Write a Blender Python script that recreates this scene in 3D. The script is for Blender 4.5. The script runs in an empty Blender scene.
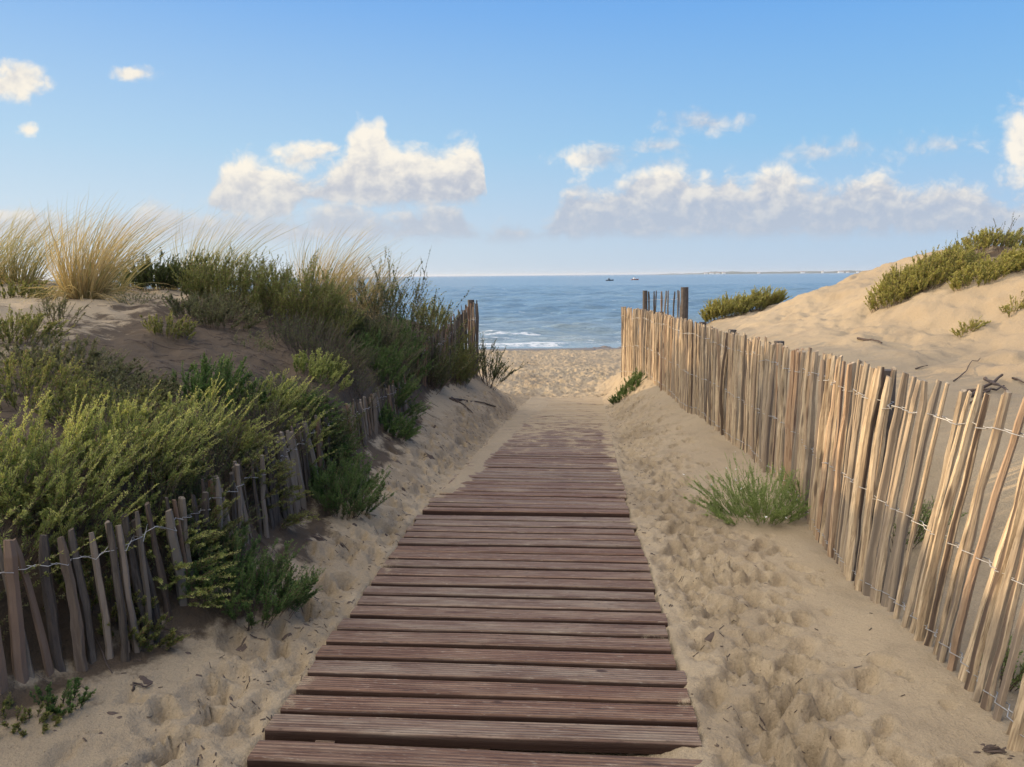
import bpy, math, random
import numpy as np
from mathutils import Vector, Matrix, Quaternion

scene = bpy.context.scene
C = scene.collection
R = math.radians
rnd = random.Random(11)
rng = np.random.default_rng(11)
EYE = 3.6            # eye height above the sea; every height "rel" below is given from the eye

# ------------------------------------------------------------------ camera
PITCH, ROLL, FPX = R(8.09), R(0.5), 760.0
fw = Vector((0, math.cos(PITCH), -math.sin(PITCH)))
r0 = Vector((1, 0, 0)); u0 = Vector((0, math.sin(PITCH), math.cos(PITCH)))
rt = r0 * math.cos(ROLL) - u0 * math.sin(ROLL)
up = r0 * math.sin(ROLL) + u0 * math.cos(ROLL)
cam_d = bpy.data.cameras.new('camera')
cam_d.sensor_width = 36.0
cam_d.lens = FPX / 1024 * 36.0
cam_d.clip_start = 0.05; cam_d.clip_end = 60000
cam = bpy.data.objects.new('camera', cam_d)
C.objects.link(cam)
M3 = Matrix((rt, up, -fw)).transposed()
cam.matrix_world = Matrix.Translation((0, 0, EYE)) @ M3.to_4x4()
scene.camera = cam

def ray(px, py):
    return fw * FPX + rt * (px - 512) - up * (py - 383.5)

def at(px, py, Y):
    """world point seen at a pixel, at horizontal distance Y"""
    d = ray(px, py)
    return Vector((0, 0, EYE)) + d * (Y / d.y)

# ------------------------------------------------------------------ sun, sky, exposure
SUN_EL, SUN_AZ = 8.8, -21.0           # azimuth: degrees behind straight left
sdir = Vector((-math.cos(R(SUN_AZ)) * math.cos(R(SUN_EL)), -math.sin(R(SUN_AZ)) * math.cos(R(SUN_EL)), math.sin(R(SUN_EL))))
sl = bpy.data.lights.new('sun', 'SUN')
sl.energy = 3.2; sl.angle = R(0.6); sl.color = (1.0, 0.73, 0.43)
so = bpy.data.objects.new('sun', sl); C.objects.link(so)
so.rotation_euler = (-sdir).to_track_quat('-Z', 'Y').to_euler()
so.location = (-20, -5, 20)

scene.view_settings.view_transform = 'Standard'
scene.view_settings.look = 'None'
scene.view_settings.gamma = 1.0
scene.view_settings.exposure = 0.60
try: scene.view_settings.use_curve_mapping = False
except Exception: pass
scene.render.engine = 'CYCLES'
scene.cycles.use_denoising = True
try:
    scene.cycles.denoiser = 'OPENIMAGEDENOISE'
    scene.cycles.denoising_input_passes = 'RGB_ALBEDO_NORMAL'
except Exception: pass
scene.cycles.max_bounces = 7
scene.cycles.diffuse_bounces = 3
scene.cycles.glossy_bounces = 2
scene.cycles.transmission_bounces = 3
scene.cycles.transparent_max_bounces = 4
scene.cycles.use_adaptive_sampling = True

world = bpy.data.worlds.new('World')
scene.world = world
world.use_nodes = True
NT = world.node_tree
NT.nodes.clear()

class G:
    """small helper round a node tree"""
    def __init__(s, t): s.t = t
    def n(s, typ, **kw):
        nd = s.t.nodes.new(typ)
        for k, v in kw.items(): setattr(nd, k, v)
        return nd
    def put(s, sock, v):
        if v is None: return
        if isinstance(v, bpy.types.NodeSocket): s.t.links.new(v, sock)
        elif isinstance(v, (tuple, list)) and sock.type == 'RGBA' and len(v) == 3: sock.default_value = (*v, 1)
        else: sock.default_value = v
    def m(s, op, a, b=None, c=None, clamp=False):
        nd = s.n('ShaderNodeMath', operation=op, use_clamp=clamp)
        s.put(nd.inputs[0], a); s.put(nd.inputs[1], b); s.put(nd.inputs[2], c)
        return nd.outputs[0]
    def vm(s, op, a, b=None, scale=None):
        nd = s.n('ShaderNodeVectorMath', operation=op)
        s.put(nd.inputs[0], a); s.put(nd.inputs[1], b)
        if scale is not None: s.put(nd.inputs[3], scale)
        return nd.outputs['Value'] if op in ('LENGTH', 'DOT_PRODUCT', 'DISTANCE') else nd.outputs[0]
    def ss(s, x, a, b, lo=0.0, hi=1.0, smooth=True):
        nd = s.n('ShaderNodeMapRange', interpolation_type='SMOOTHSTEP' if smooth else 'LINEAR')
        s.put(nd.inputs[0], x); s.put(nd.inputs[1], a); s.put(nd.inputs[2], b); s.put(nd.inputs[3], lo); s.put(nd.inputs[4], hi)
        return nd.outputs[0]
    def mix(s, f, a, b, blend='MIX'):
        nd = s.n('ShaderNodeMix', data_type='RGBA', blend_type=blend)
        s.put(nd.inputs[0], f); s.put(nd.inputs[6], a); s.put(nd.inputs[7], b)
        return nd.outputs[2]
    def noise(s, v, scale, detail=3, rough=0.5, dist=0.0, lac=2.0):
        nd = s.n('ShaderNodeTexNoise')
        s.put(nd.inputs['Vector'], v); nd.inputs['Scale'].default_value = scale
        nd.inputs['Detail'].default_value = detail; nd.inputs['Roughness'].default_value = rough
        nd.inputs['Distortion'].default_value = dist; nd.inputs['Lacunarity'].default_value = lac
        return nd.outputs[0]
    def vec(s, x, y, z=0.0):
        nd = s.n('ShaderNodeCombineXYZ')
        s.put(nd.inputs[0], x); s.put(nd.inputs[1], y); s.put(nd.inputs[2], z)
        return nd.outputs[0]
    def bump(s, h, strength, dist, normal=None):
        nd = s.n('ShaderNodeBump')
        nd.inputs['Strength'].default_value = strength; nd.inputs['Distance'].default_value = dist
        s.put(nd.inputs['Height'], h)
        if normal is not None: s.put(nd.inputs['Normal'], normal)
        return nd.outputs[0]

def sky_uv(px, py):
    d = ray(px, py)
    return d.x / d.y, d.z / d.y

def build_sky():
    g = G(NT)
    SKY = 0.15
    sky = g.n('ShaderNodeTexSky', sky_type='NISHITA')
    sky.sun_disc = False
    sky.sun_elevation = R(SUN_EL)
    sky.sun_rotation = math.atan2(sdir.x, sdir.y)
    sky.altitude = 0; sky.air_density = 1.0; sky.dust_density = 0.6; sky.ozone_density = 2.0
    tc = g.n('ShaderNodeTexCoord')
    sep = g.n('ShaderNodeSeparateXYZ'); g.put(sep.inputs[0], tc.outputs['Generated'])
    x, y, z = sep.outputs
    ya = g.m('MAXIMUM', g.m('ABSOLUTE', y), 0.12)
    u = g.m('DIVIDE', x, ya); v = g.m('DIVIDE', z, ya)

    def curve(inp, pts):
        """pts in (u, v) -> float curve over u"""
        nd = g.n('ShaderNodeFloatCurve')
        c = nd.mapping.curves[0]
        pts = sorted(pts)
        c.points[0].location = (0, max(0, pts[0][1]) / 0.5); c.points[1].location = (1, max(0, pts[-1][1]) / 0.5)
        for a, b in pts:
            p = c.points.new((a + 0.8) / 1.6, b / 0.5)
        nd.mapping.update()
        g.put(nd.inputs['Value'], g.ss(inp, -0.8, 0.8, smooth=False))
        return g.m('MULTIPLY', nd.outputs[0], 0.5)
    def px2(l): return [sky_uv(a, b) for a, b in l]
    U = 1 / FPX                     # one pixel of the photograph in these units
    bigT = px2([(-200, 250), (205, 215), (212, 195), (222, 170), (240, 158), (262, 165), (290, 172), (312, 186), (330, 172), (345, 158), (353, 136), (362, 124), (380, 122), (388, 140),
                (400, 150), (420, 153), (442, 152), (464, 147), (478, 152), (484, 172), (488, 205), (500, 260), (1000, 280)])
    bigB = px2([(-200, 235), (205, 205), (230, 213), (280, 217), (300, 200), (322, 200), (340, 202), (400, 204), (440, 205), (478, 200), (484, 190), (500, 180), (1000, 150)])
    bankT = px2([(-300, 212), (0, 210), (50, 220), (100, 236), (125, 222), (145, 208), (180, 212), (215, 214), (260, 216), (300, 222), (335, 203), (352, 205), (380, 222), (430, 208), (455, 206), (468, 225), (490, 240), (505, 232), (540, 236),
                 (560, 205), (575, 190), (600, 198), (625, 185), (645, 168), (668, 166), (690, 178), (715, 184), (730, 172), (748, 184), (765, 171), (785, 170), (800, 188), (830, 195), (865, 178), (885, 180), (905, 194), (960, 190), (990, 200), (1024, 205), (1300, 205)])
    bankB = px2([(-300, 240), (0, 240), (200, 240), (350, 243), (460, 238), (500, 243), (560, 236), (640, 240), (760, 238), (900, 236), (1024, 240), (1300, 240)])
    blobs = [(18, 80, 25, 16, 1.0), (-10, 84, 28, 14, 1.0), (134, 73, 19, 7, 1.0), (27, 130, 10, 6, .9), (704, 123, 36, 11, .8), (658, 146, 26, 6, .55), (593, 159, 34, 12, 1.0), (820, 152, 32, 11, .6), (855, 144, 18, 8, .5),
             (1022, 145, 22, 38, 1.1), (940, 145, 50, 10, .38), (312, 152, 24, 9, .8), (328, 148, 10, 6, .9), (296, 160, 26, 12, .8)]

    def field(uu, vv):
        # each term is (distance inside the outline) in photograph pixels / 12
        e1 = g.m('MINIMUM', g.m('SUBTRACT', curve(uu, bigT), vv), g.m('MULTIPLY', g.m('SUBTRACT', vv, curve(uu, bigB)), 1.6))
        e2 = g.m('MINIMUM', g.m('SUBTRACT', curve(uu, bankT), vv), g.m('MULTIPLY', g.m('SUBTRACT', vv, curve(uu, bankB)), 0.9))
        e = g.m('MULTIPLY', g.m('MAXIMUM', e1, g.m('MINIMUM', e2, 26 * U)), 1 / (12 * U))
        p = g.vec(uu, vv)
        for bx, by, rx, ry, k in blobs:
            cu, cv = sky_uv(bx, by)
            d = g.vm('SUBTRACT', p, (cu, cv, 0))
            d = g.vm('MULTIPLY', d, (1 / (rx * U), 1 / (ry * U), 0))
            d = g.vm('LENGTH', d)
            e = g.m('MAXIMUM', e, g.m('MULTIPLY_ADD', d, -1.7 * k, 1.7 * k - (1 - k) * .8 - .38))
        h1 = g.m('DIVIDE', g.m('SUBTRACT', vv, curve(uu, bigB)), 48 * U)
        h2 = g.m('DIVIDE', g.m('SUBTRACT', vv, curve(uu, bankB)), 62 * U)
        isb = g.ss(g.m('SUBTRACT', e1, e2), -4 * U, 2 * U)
        h = g.m('ADD', g.m('MULTIPLY', isb, h1), g.m('MULTIPLY', g.m('SUBTRACT', 1.0, isb), h2))
        return e, h, isb

    def fluff(uu, vv):
        p = g.vec(g.m('MULTIPLY', uu, 1.0), g.m('MULTIPLY', vv, 1.25), 3.7)
        w = g.n('ShaderNodeTexNoise'); g.put(w.inputs['Vector'], p); w.inputs['Scale'].default_value = 22; w.inputs['Detail'].default_value = 3
        p2 = g.vm('ADD', p, g.vm('SCALE', g.vm('SUBTRACT', w.outputs['Color'], (.5, .5, .5)), scale=0.034))
        vo = g.n('ShaderNodeTexVoronoi', feature='SMOOTH_F1', voronoi_dimensions='2D')
        g.put(vo.inputs['Vector'], p2); vo.inputs['Scale'].default_value = 34
        vo.inputs['Detail'].default_value = 3.0; vo.inputs['Roughness'].default_value = .55; vo.inputs['Smoothness'].default_value = .35
        vo.normalize = True
        puff = g.m('MULTIPLY_ADD', vo.outputs['Distance'], -2.6, 1.1)
        nz = g.noise(p2, 26, 8, .62)
        return g.m('ADD', puff, g.m('MULTIPLY_ADD', nz, 3.4, -1.7))
    e0, hb, isb = field(u, v)
    f0 = fluff(u, v)
    su, sv = -9 * U, 8 * U
    u1 = g.m('ADD', u, su); v1 = g.m('ADD', v, sv)
    f1 = fluff(u1, v1)
    d0 = g.m('ADD', g.m('ADD', e0, .45), f0)
    alpha = g.ss(d0, -0.35, g.ss(e0, 0.4, 2.0, 1.5, .6))
    alpha = g.m('MULTIPLY', alpha, g.ss(v, 0.036, 0.056, .1, 1.0))
    # a puff is bright where the cloud thins out towards the sun
    lit = g.m('SUBTRACT', f0, f1)
    lit = g.ss(lit, -1.2, 1.2)
    edge = g.ss(e0, 0.1, 3.2, 1.0, 0.0)          # near the upper outline
    hgt = g.ss(v, 0.045, 0.145)                  # higher clouds are seen less through the air
    lum = g.m('ADD', g.m('MULTIPLY', lit, .42), g.m('ADD', g.m('MULTIPLY', edge, .12), g.m('MULTIPLY', g.ss(hb, 0.0, 1.1, smooth=False), .52)))
    bank = g.m('MULTIPLY', g.m('SUBTRACT', 1.0, isb), g.ss(v, .118, .135, 1.0, 0.0))
    lum = g.m('SUBTRACT', lum, g.m('MULTIPLY', bank, .16))
    alpha = g.m('MULTIPLY', alpha, g.m('MULTIPLY_ADD', g.m('MULTIPLY', bank, g.ss(lum, .2, .6, 1.0, 0.0)), -.10, 1.0))
    grey = g.m('MULTIPLY', g.m('MULTIPLY', g.ss(u, .07, .12), g.ss(v, .128, .142)), g.ss(u, .58, .62, 1.0, 0.0))
    lum = g.m('SUBTRACT', lum, g.m('MULTIPLY', grey, .34))
    lum = g.m('SUBTRACT', lum, g.ss(v, .19, .225, 0.0, .17))
    bright = g.ss(lum, .13, .93)
    alpha = g.m('MULTIPLY', alpha, g.m('MULTIPLY_ADD', grey, -.3, 1.0))
    ccol = g.mix(bright, (.47, .50, .60), (1.04, .95, .81))
    ccol = g.mix(g.m('MULTIPLY', g.m('SUBTRACT', 1.0, hgt), .38), ccol, (.50, .60, .72))
    # left (sunward) side of the sky is a bit brighter and yellower
    left = g.ss(u, 0.1, -0.7)
    ccol = g.mix(g.m('MULTIPLY', left, .30), ccol, (1.0, .90, .72))
    # clear sky: the Nishita sky, evened out by a blue maritime air
    el = g.m('ARCTANGENT', g.m('DIVIDE', z, g.m('MAXIMUM', g.m('SQRT', g.m('ADD', g.m('MULTIPLY', x, x), g.m('MULTIPLY', y, y))), .001)))
    rp = g.n('ShaderNodeValToRGB'); cr = rp.color_ramp
    stops = [(0.0, (.49, .63, .80)), (.045, (.42, .60, .83)), (.10, (.28, .55, .85)), (.20, (.155, .415, .86)), (.34, (.095, .30, .80)), (1.0, (.05, .18, .50))]
    cr.elements[0].position = stops[0][0]; cr.elements[0].color = (*stops[0][1], 1)
    cr.elements[1].position = stops[-1][0]; cr.elements[1].color = (*stops[-1][1], 1)
    for a, c_ in stops[1:-1]:
        q = cr.elements.new(a); q.color = (*c_, 1)
    g.put(rp.inputs[0], g.m('DIVIDE', el, math.pi / 2, clamp=True))
    # glow of the low sun in the air on its side
    dn = g.vm('DOT_PRODUCT', tc.outputs['Generated'], tuple(sdir))
    low = g.ss(el, 0.0, 0.5, 1.0, 0.0)
    air = g.mix(g.m('MULTIPLY', g.ss(dn, -.25, 1.0), g.m('MULTIPLY', low, .34)), rp.outputs[0], (.92, .93, .84))
    # added bright patch in the unseen upper-left sky, fills the shade
    over = g.vm('DOT_PRODUCT', tc.outputs['Generated'], (-.50, -.22, .84))
    over = g.ss(over, .38, .95)
    air = g.mix(over, air, FILL_SKY)
    bg = g.mix(.94, g.vm('SCALE', sky.outputs[0], scale=SKY), g.vm('SCALE', air, scale=AIR_GAIN))
    cc = g.vm('SCALE', ccol, scale=CLOUD_GAIN)
    out = g.mix(g.m('MULTIPLY', alpha, .90), bg, cc)
    b = g.n('ShaderNodeBackground'); b.inputs['Strength'].default_value = 1.0
    g.put(b.inputs['Color'], out)
    o = g.n('ShaderNodeOutputWorld')
    NT.links.new(b.outputs[0], o.inputs[0])
CLOUD_GAIN = 0.66
AIR_GAIN = 0.66
FILL_SKY = (3.1, 2.85, 2.55)  # warm radiance of the added fill patch, out of view
build_sky()

# ------------------------------------------------------------------ mesh and naming helpers
def vnoise(x, y, seed=0):
    xi = np.floor(x).astype(np.int64); yi = np.floor(y).astype(np.int64)
    xf = x - xi; yf = y - yi
    xf = xf * xf * (3 - 2 * xf); yf = yf * yf * (3 - 2 * yf)
    def h(a, b):
        n = (a * 374761393 + b * 668265263 + seed * 974634777) & 0xFFFFFFFF
        n = ((n ^ (n >> 13)) * 1274126177) & 0xFFFFFFFF
        n = (n ^ (n >> 16)) & 0xFFFFFFFF
        return n / 4294967295.0
    return (h(xi, yi) * (1 - xf) + h(xi + 1, yi) * xf) * (1 - yf) + (h(xi, yi + 1) * (1 - xf) + h(xi + 1, yi + 1) * xf) * yf

def fbm(x, y, octv=4, seed=0, gain=.5):
    a, t, s = 1.0, 0.0, 0.0
    for o in range(octv):
        t = t + a * (vnoise(x * 2 ** o + o * 17.3, y * 2 ** o - o * 9.1, seed + o) - .5)
        s += a; a *= gain
    return t / s * 2

def sstep(x, a, b):
    t = np.clip((x - a) / (b - a), 0, 1)
    return t * t * (3 - 2 * t)

class MB:
    """collects vertices and faces; build() links them as one mesh object"""
    def __init__(s): s.v = []; s.f = []; s.t = []; s.nv = 0
    def add(s, V, F, tint=None):
        V = np.asarray(V, float).reshape(-1, 3); F = np.asarray(F)
        s.v.append(V); s.f.append(F + s.nv)
        s.t.append(np.zeros(len(V)) if tint is None else (np.full(len(V), tint) if np.isscalar(tint) else np.asarray(tint)))
        s.nv += len(V)
    def mesh(s, name, mat, smooth=False):
        me = bpy.data.meshes.new(name)
        V = np.concatenate(s.v).astype(np.float32)
        sizes = np.concatenate([np.full(len(f), f.shape[1]) for f in s.f])
        loops = np.concatenate([f.ravel() for f in s.f]).astype(np.int32)
        me.vertices.add(len(V)); me.vertices.foreach_set('co', V.ravel())
        me.loops.add(len(loops)); me.loops.foreach_set('vertex_index', loops)
        me.polygons.add(len(sizes))
        st = np.concatenate([[0], np.cumsum(sizes)[:-1]]).astype(np.int32)
        me.polygons.foreach_set('loop_start', st)
        try: me.polygons.foreach_set('loop_total', sizes.astype(np.int32))
        except Exception: pass
        at_ = me.attributes.new('tint', 'FLOAT', 'POINT')
        at_.data.foreach_set('value', np.concatenate(s.t).astype(np.float32))
        me.materials.append(mat)
        me.update(calc_edges=True)
        me.polygons.foreach_set('use_smooth', np.full(len(sizes), smooth))
        me.validate()
        return me
    def build(s, name, mat, parent=None, smooth=False):
        o = bpy.data.objects.new(name, s.mesh(name, mat, smooth)); C.objects.link(o)
        if parent is not None: o.parent = parent
        return o

def tag(o, label=None, cat=None, group=None, kind=None):
    if label: o['label'] = label
    if cat: o['category'] = cat
    if group: o['group'] = group
    if kind: o['kind'] = kind
    return o

def empty(name, loc, label, cat, group=None, rz=0.0):
    o = bpy.data.objects.new(name, None); C.objects.link(o)
    o.empty_display_size = .1
    o.location = loc; o.rotation_euler = (0, 0, rz)
    return tag(o, label, cat, group)

BOXF = np.array([[0, 3, 2, 1], [4, 5, 6, 7], [0, 1, 5, 4], [1, 2, 6, 5], [2, 3, 7, 6], [3, 0, 4, 7]])
def tube(mb, P, rad, k=5, tint=None, cap=True):
    """round bar along points P (n,3), radius per point"""
    P = np.asarray(P, float); n = len(P)
    rad = np.full(n, rad) if np.isscalar(rad) else np.asarray(rad)
    T = np.gradient(P, axis=0); T /= np.linalg.norm(T, axis=1)[:, None] + 1e-9
    ref = np.array([0, 0, 1.0]) if abs(T[0][2]) < .8 else np.array([1.0, 0, 0])
    A = np.cross(T, ref); A /= np.linalg.norm(A, axis=1)[:, None] + 1e-9
    B = np.cross(T, A)
    a = np.arange(k) * 2 * math.pi / k
    V = P[:, None, :] + rad[:, None, None] * (np.cos(a)[None, :, None] * A[:, None, :] + np.sin(a)[None, :, None] * B[:, None, :])
    i = np.arange(n - 1)[:, None]; j = np.arange(k)[None, :]; j2 = (j + 1) % k
    F = np.stack([i * k + j, i * k + j2, (i + 1) * k + j2, (i + 1) * k + j], -1).reshape(-1, 4)
    mb.add(V, F, tint)
    if cap:
        mb.add(V[-1], np.arange(k)[None, :], tint); mb.add(V[0], np.arange(k)[::-1][None, :], tint)

# ------------------------------------------------------------------ materials
def material(name):
    m = bpy.data.materials.new(name); m.use_nodes = True
    g = G(m.node_tree)
    b = m.node_tree.nodes['Principled BSDF']
    return m, g, b

def obj_co(g):
    return g.n('ShaderNodeTexCoord').outputs['Object']

def sand_mat():
    m, g, b = material('sand')
    co = obj_co(g)
    big = g.noise(co, .35, 4, .6)
    mid = g.noise(co, 3.2, 5, .6)
    grain = g.noise(co, 420, 2, .7)
    grain2 = g.noise(co, 1500, 1, .6)
    c = g.mix(g.ss(big, .35, .65), (.300, .238, .160), (.365, .290, .192))
    c = g.mix(g.m('MULTIPLY', g.ss(mid, .50, .72), .45), c, (.22, .172, .115))
    c = g.mix(g.m('MULTIPLY', g.ss(grain, .56, .68), .35), c, (.20, .15, .10))
    c = g.mix(g.m('MULTIPLY', g.ss(grain2, .60, .72), .35), c, (.60, .52, .40))
    tr_ = g.n('ShaderNodeAttribute', attribute_name='trod').outputs['Fac']      # damp sand turned up by feet
    c = g.mix(g.m('MULTIPLY', g.ss(g.m('ADD', tr_, g.m('MULTIPLY_ADD', g.noise(co, 9, 5, .68), 1.5, -.75)), .58, .80), .34), c, (.16, .118, .074))
    c = g.mix(g.m('MULTIPLY', g.ss(g.noise(co, 130, 3, .7), .35, .70), .42), c, g.vm('SCALE', c, scale=.62))
    # specks of broken shell and dry weed
    vo = g.n('ShaderNodeTexVoronoi'); g.put(vo.inputs['Vector'], co); vo.inputs['Scale'].default_value = 24
    sp = g.m('MULTIPLY', g.ss(vo.outputs['Distance'], .10, .05), g.ss(g.noise(co, 1.1, 3), .47, .60))
    c = g.mix(g.m('MULTIPLY', sp, .75), c, (.075, .05, .035))
    wet = g.n('ShaderNodeSeparateXYZ'); g.put(wet.inputs[0], co)
    w = g.ss(g.m('ADD', wet.outputs[1], g.m('MULTIPLY', g.noise(co, .5, 3), 3.0)), 35.5, 37.5)
    c = g.mix(w, c, (.16, .125, .085))
    # humus where the dune plants root
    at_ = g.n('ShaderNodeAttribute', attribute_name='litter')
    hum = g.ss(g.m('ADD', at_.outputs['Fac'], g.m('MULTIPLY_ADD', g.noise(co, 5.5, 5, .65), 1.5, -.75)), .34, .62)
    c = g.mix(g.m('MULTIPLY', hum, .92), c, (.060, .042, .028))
    g.put(b.inputs['Base Color'], c)
    g.put(b.inputs['Roughness'], g.m('MULTIPLY_ADD', w, -.55, .92))
    b.inputs['Specular IOR Level'].default_value = .25
    n1 = g.bump(grain, .35, .0022)
    n2 = g.bump(g.noise(co, 26, 5, .62), .5, .02, n1)
    n3 = g.bump(g.noise(co, 75, 4, .68), .75, .012, n2)
    g.put(b.inputs['Normal'], n3)
    return m

def leaf_mat(name, ca, cb, dry, trans=.35, dryness=.12):
    """ca..cb run with the tint of a stem, dry is the colour of dead leaves"""
    m, g, b = material(name)
    t = g.n('ShaderNodeAttribute', attribute_name='tint').outputs['Fac']
    ri = g.n('ShaderNodeNewGeometry').outputs['Random Per Island']
    c = g.mix(t, ca, cb)
    c = g.mix(g.m('MULTIPLY', ri, .5), c, g.vm('SCALE', c, scale=.55))
    c = g.mix(g.ss(g.m('FRACT', g.m('MULTIPLY', ri, 7.31)), 1 - dryness, 1 - dryness + .02), c, dry)
    g.put(b.inputs['Base Color'], c)
    b.inputs['Roughness'].default_value = .65
    b.inputs['Specular IOR Level'].default_value = .3
    tr = g.n('ShaderNodeBsdfTranslucent'); g.put(tr.inputs['Color'], g.vm('MULTIPLY', c, (1.15, 1.2, .8)))
    ms = g.n('ShaderNodeMixShader'); ms.inputs[0].default_value = trans
    m.node_tree.links.new(b.outputs[0], ms.inputs[1]); m.node_tree.links.new(tr.outputs[0], ms.inputs[2])
    out = m.node_tree.nodes['Material Output']
    m.node_tree.links.new(ms.outputs[0], out.inputs['Surface'])
    return m

def split_wood_mat(name, pale, mid, bark, grey=0.0):
    m, g, b = material(name)
    oi = g.n('ShaderNodeObjectInfo').outputs['Random']
    ri = g.n('ShaderNodeNewGeometry').outputs['Random Per Island']
    r = g.m('FRACT', g.m('ADD', oi, ri))
    co = g.vm('ADD', obj_co(g), g.vec(g.m('MULTIPLY', r, 13.0), g.m('MULTIPLY', r, 7.0), g.m('MULTIPLY', r, 31.0)))
    st = g.vm('MULTIPLY', co, (60, 60, 2.2))
    n = g.noise(st, 1.0, 5, .6, 1.0)
    n2 = g.noise(g.vm('MULTIPLY', co, (190, 190, 6)), 1.0, 3, .6)
    blot = g.noise(g.vm('MULTIPLY', co, (14, 14, 3)), 1.0, 4, .6)
    fine = g.noise(g.vm('MULTIPLY', co, (120, 120, 14)), 1.0, 4, .7)
    kn = g.n('ShaderNodeTexVoronoi'); g.put(kn.inputs['Vector'], g.vm('MULTIPLY', co, (16, 16, 3.4))); kn.inputs['Scale'].default_value = 1.0
    c = g.mix(g.ss(n, .34, .66), mid, pale)
    c = g.mix(g.m('MULTIPLY', g.ss(n2, .52, .70), .5), c, g.vm('SCALE', mid, scale=.55) if False else tuple(v * .5 for v in mid))
    tn = g.n('ShaderNodeAttribute', attribute_name='tint').outputs['Fac']       # bark side of a cleft pale
    c = g.mix(g.ss(g.m('ADD', tn, g.m('MULTIPLY', blot, .7)), .95, 1.15), c, bark)
    c = g.mix(g.m('MULTIPLY', g.ss(fine, .50, .64), .55), c, g.vm('SCALE', c, scale=.50))
    c = g.mix(g.m('MULTIPLY', g.ss(kn.outputs['Distance'], .22, .10), .75), c, bark)
    # each pale was cleft from another trunk
    r2 = g.m('FRACT', g.m('MULTIPLY', r, 17.3))
    c = g.mix(g.ss(r2, .62, .92), c, g.mix(.5, c, (.30, .155, .085)))
    c = g.mix(g.m('MULTIPLY', g.ss(g.m('FRACT', g.m('MULTIPLY', r, 5.7)), .30, 1.0), .70 + grey * .25), c, (.235, .195, .15))
    c = g.mix(g.m('MULTIPLY', g.ss(blot, .56, .74), .5), c, (.115, .082, .055))
    g.put(b.inputs['Base Color'], c)
    b.inputs['Roughness'].default_value = .75
    b.inputs['Specular IOR Level'].default_value = .3
    g.put(b.inputs['Normal'], g.bump(n2, .6, .004, g.bump(n, .7, .006)))
    return m

def simple_mat(name, col, rough=.6, metal=0.0, var=.25, scale=30):
    m, g, b = material(name)
    n = g.noise(obj_co(g), scale, 4, .6)
    g.put(b.inputs['Base Color'], g.mix(g.m('MULTIPLY', g.ss(n, .3, .75), var * 2), col, tuple(v * .45 for v in col)))
    b.inputs['Roughness'].default_value = rough; b.inputs['Metallic'].default_value = metal
    return m

M_SAND = sand_mat()

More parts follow.
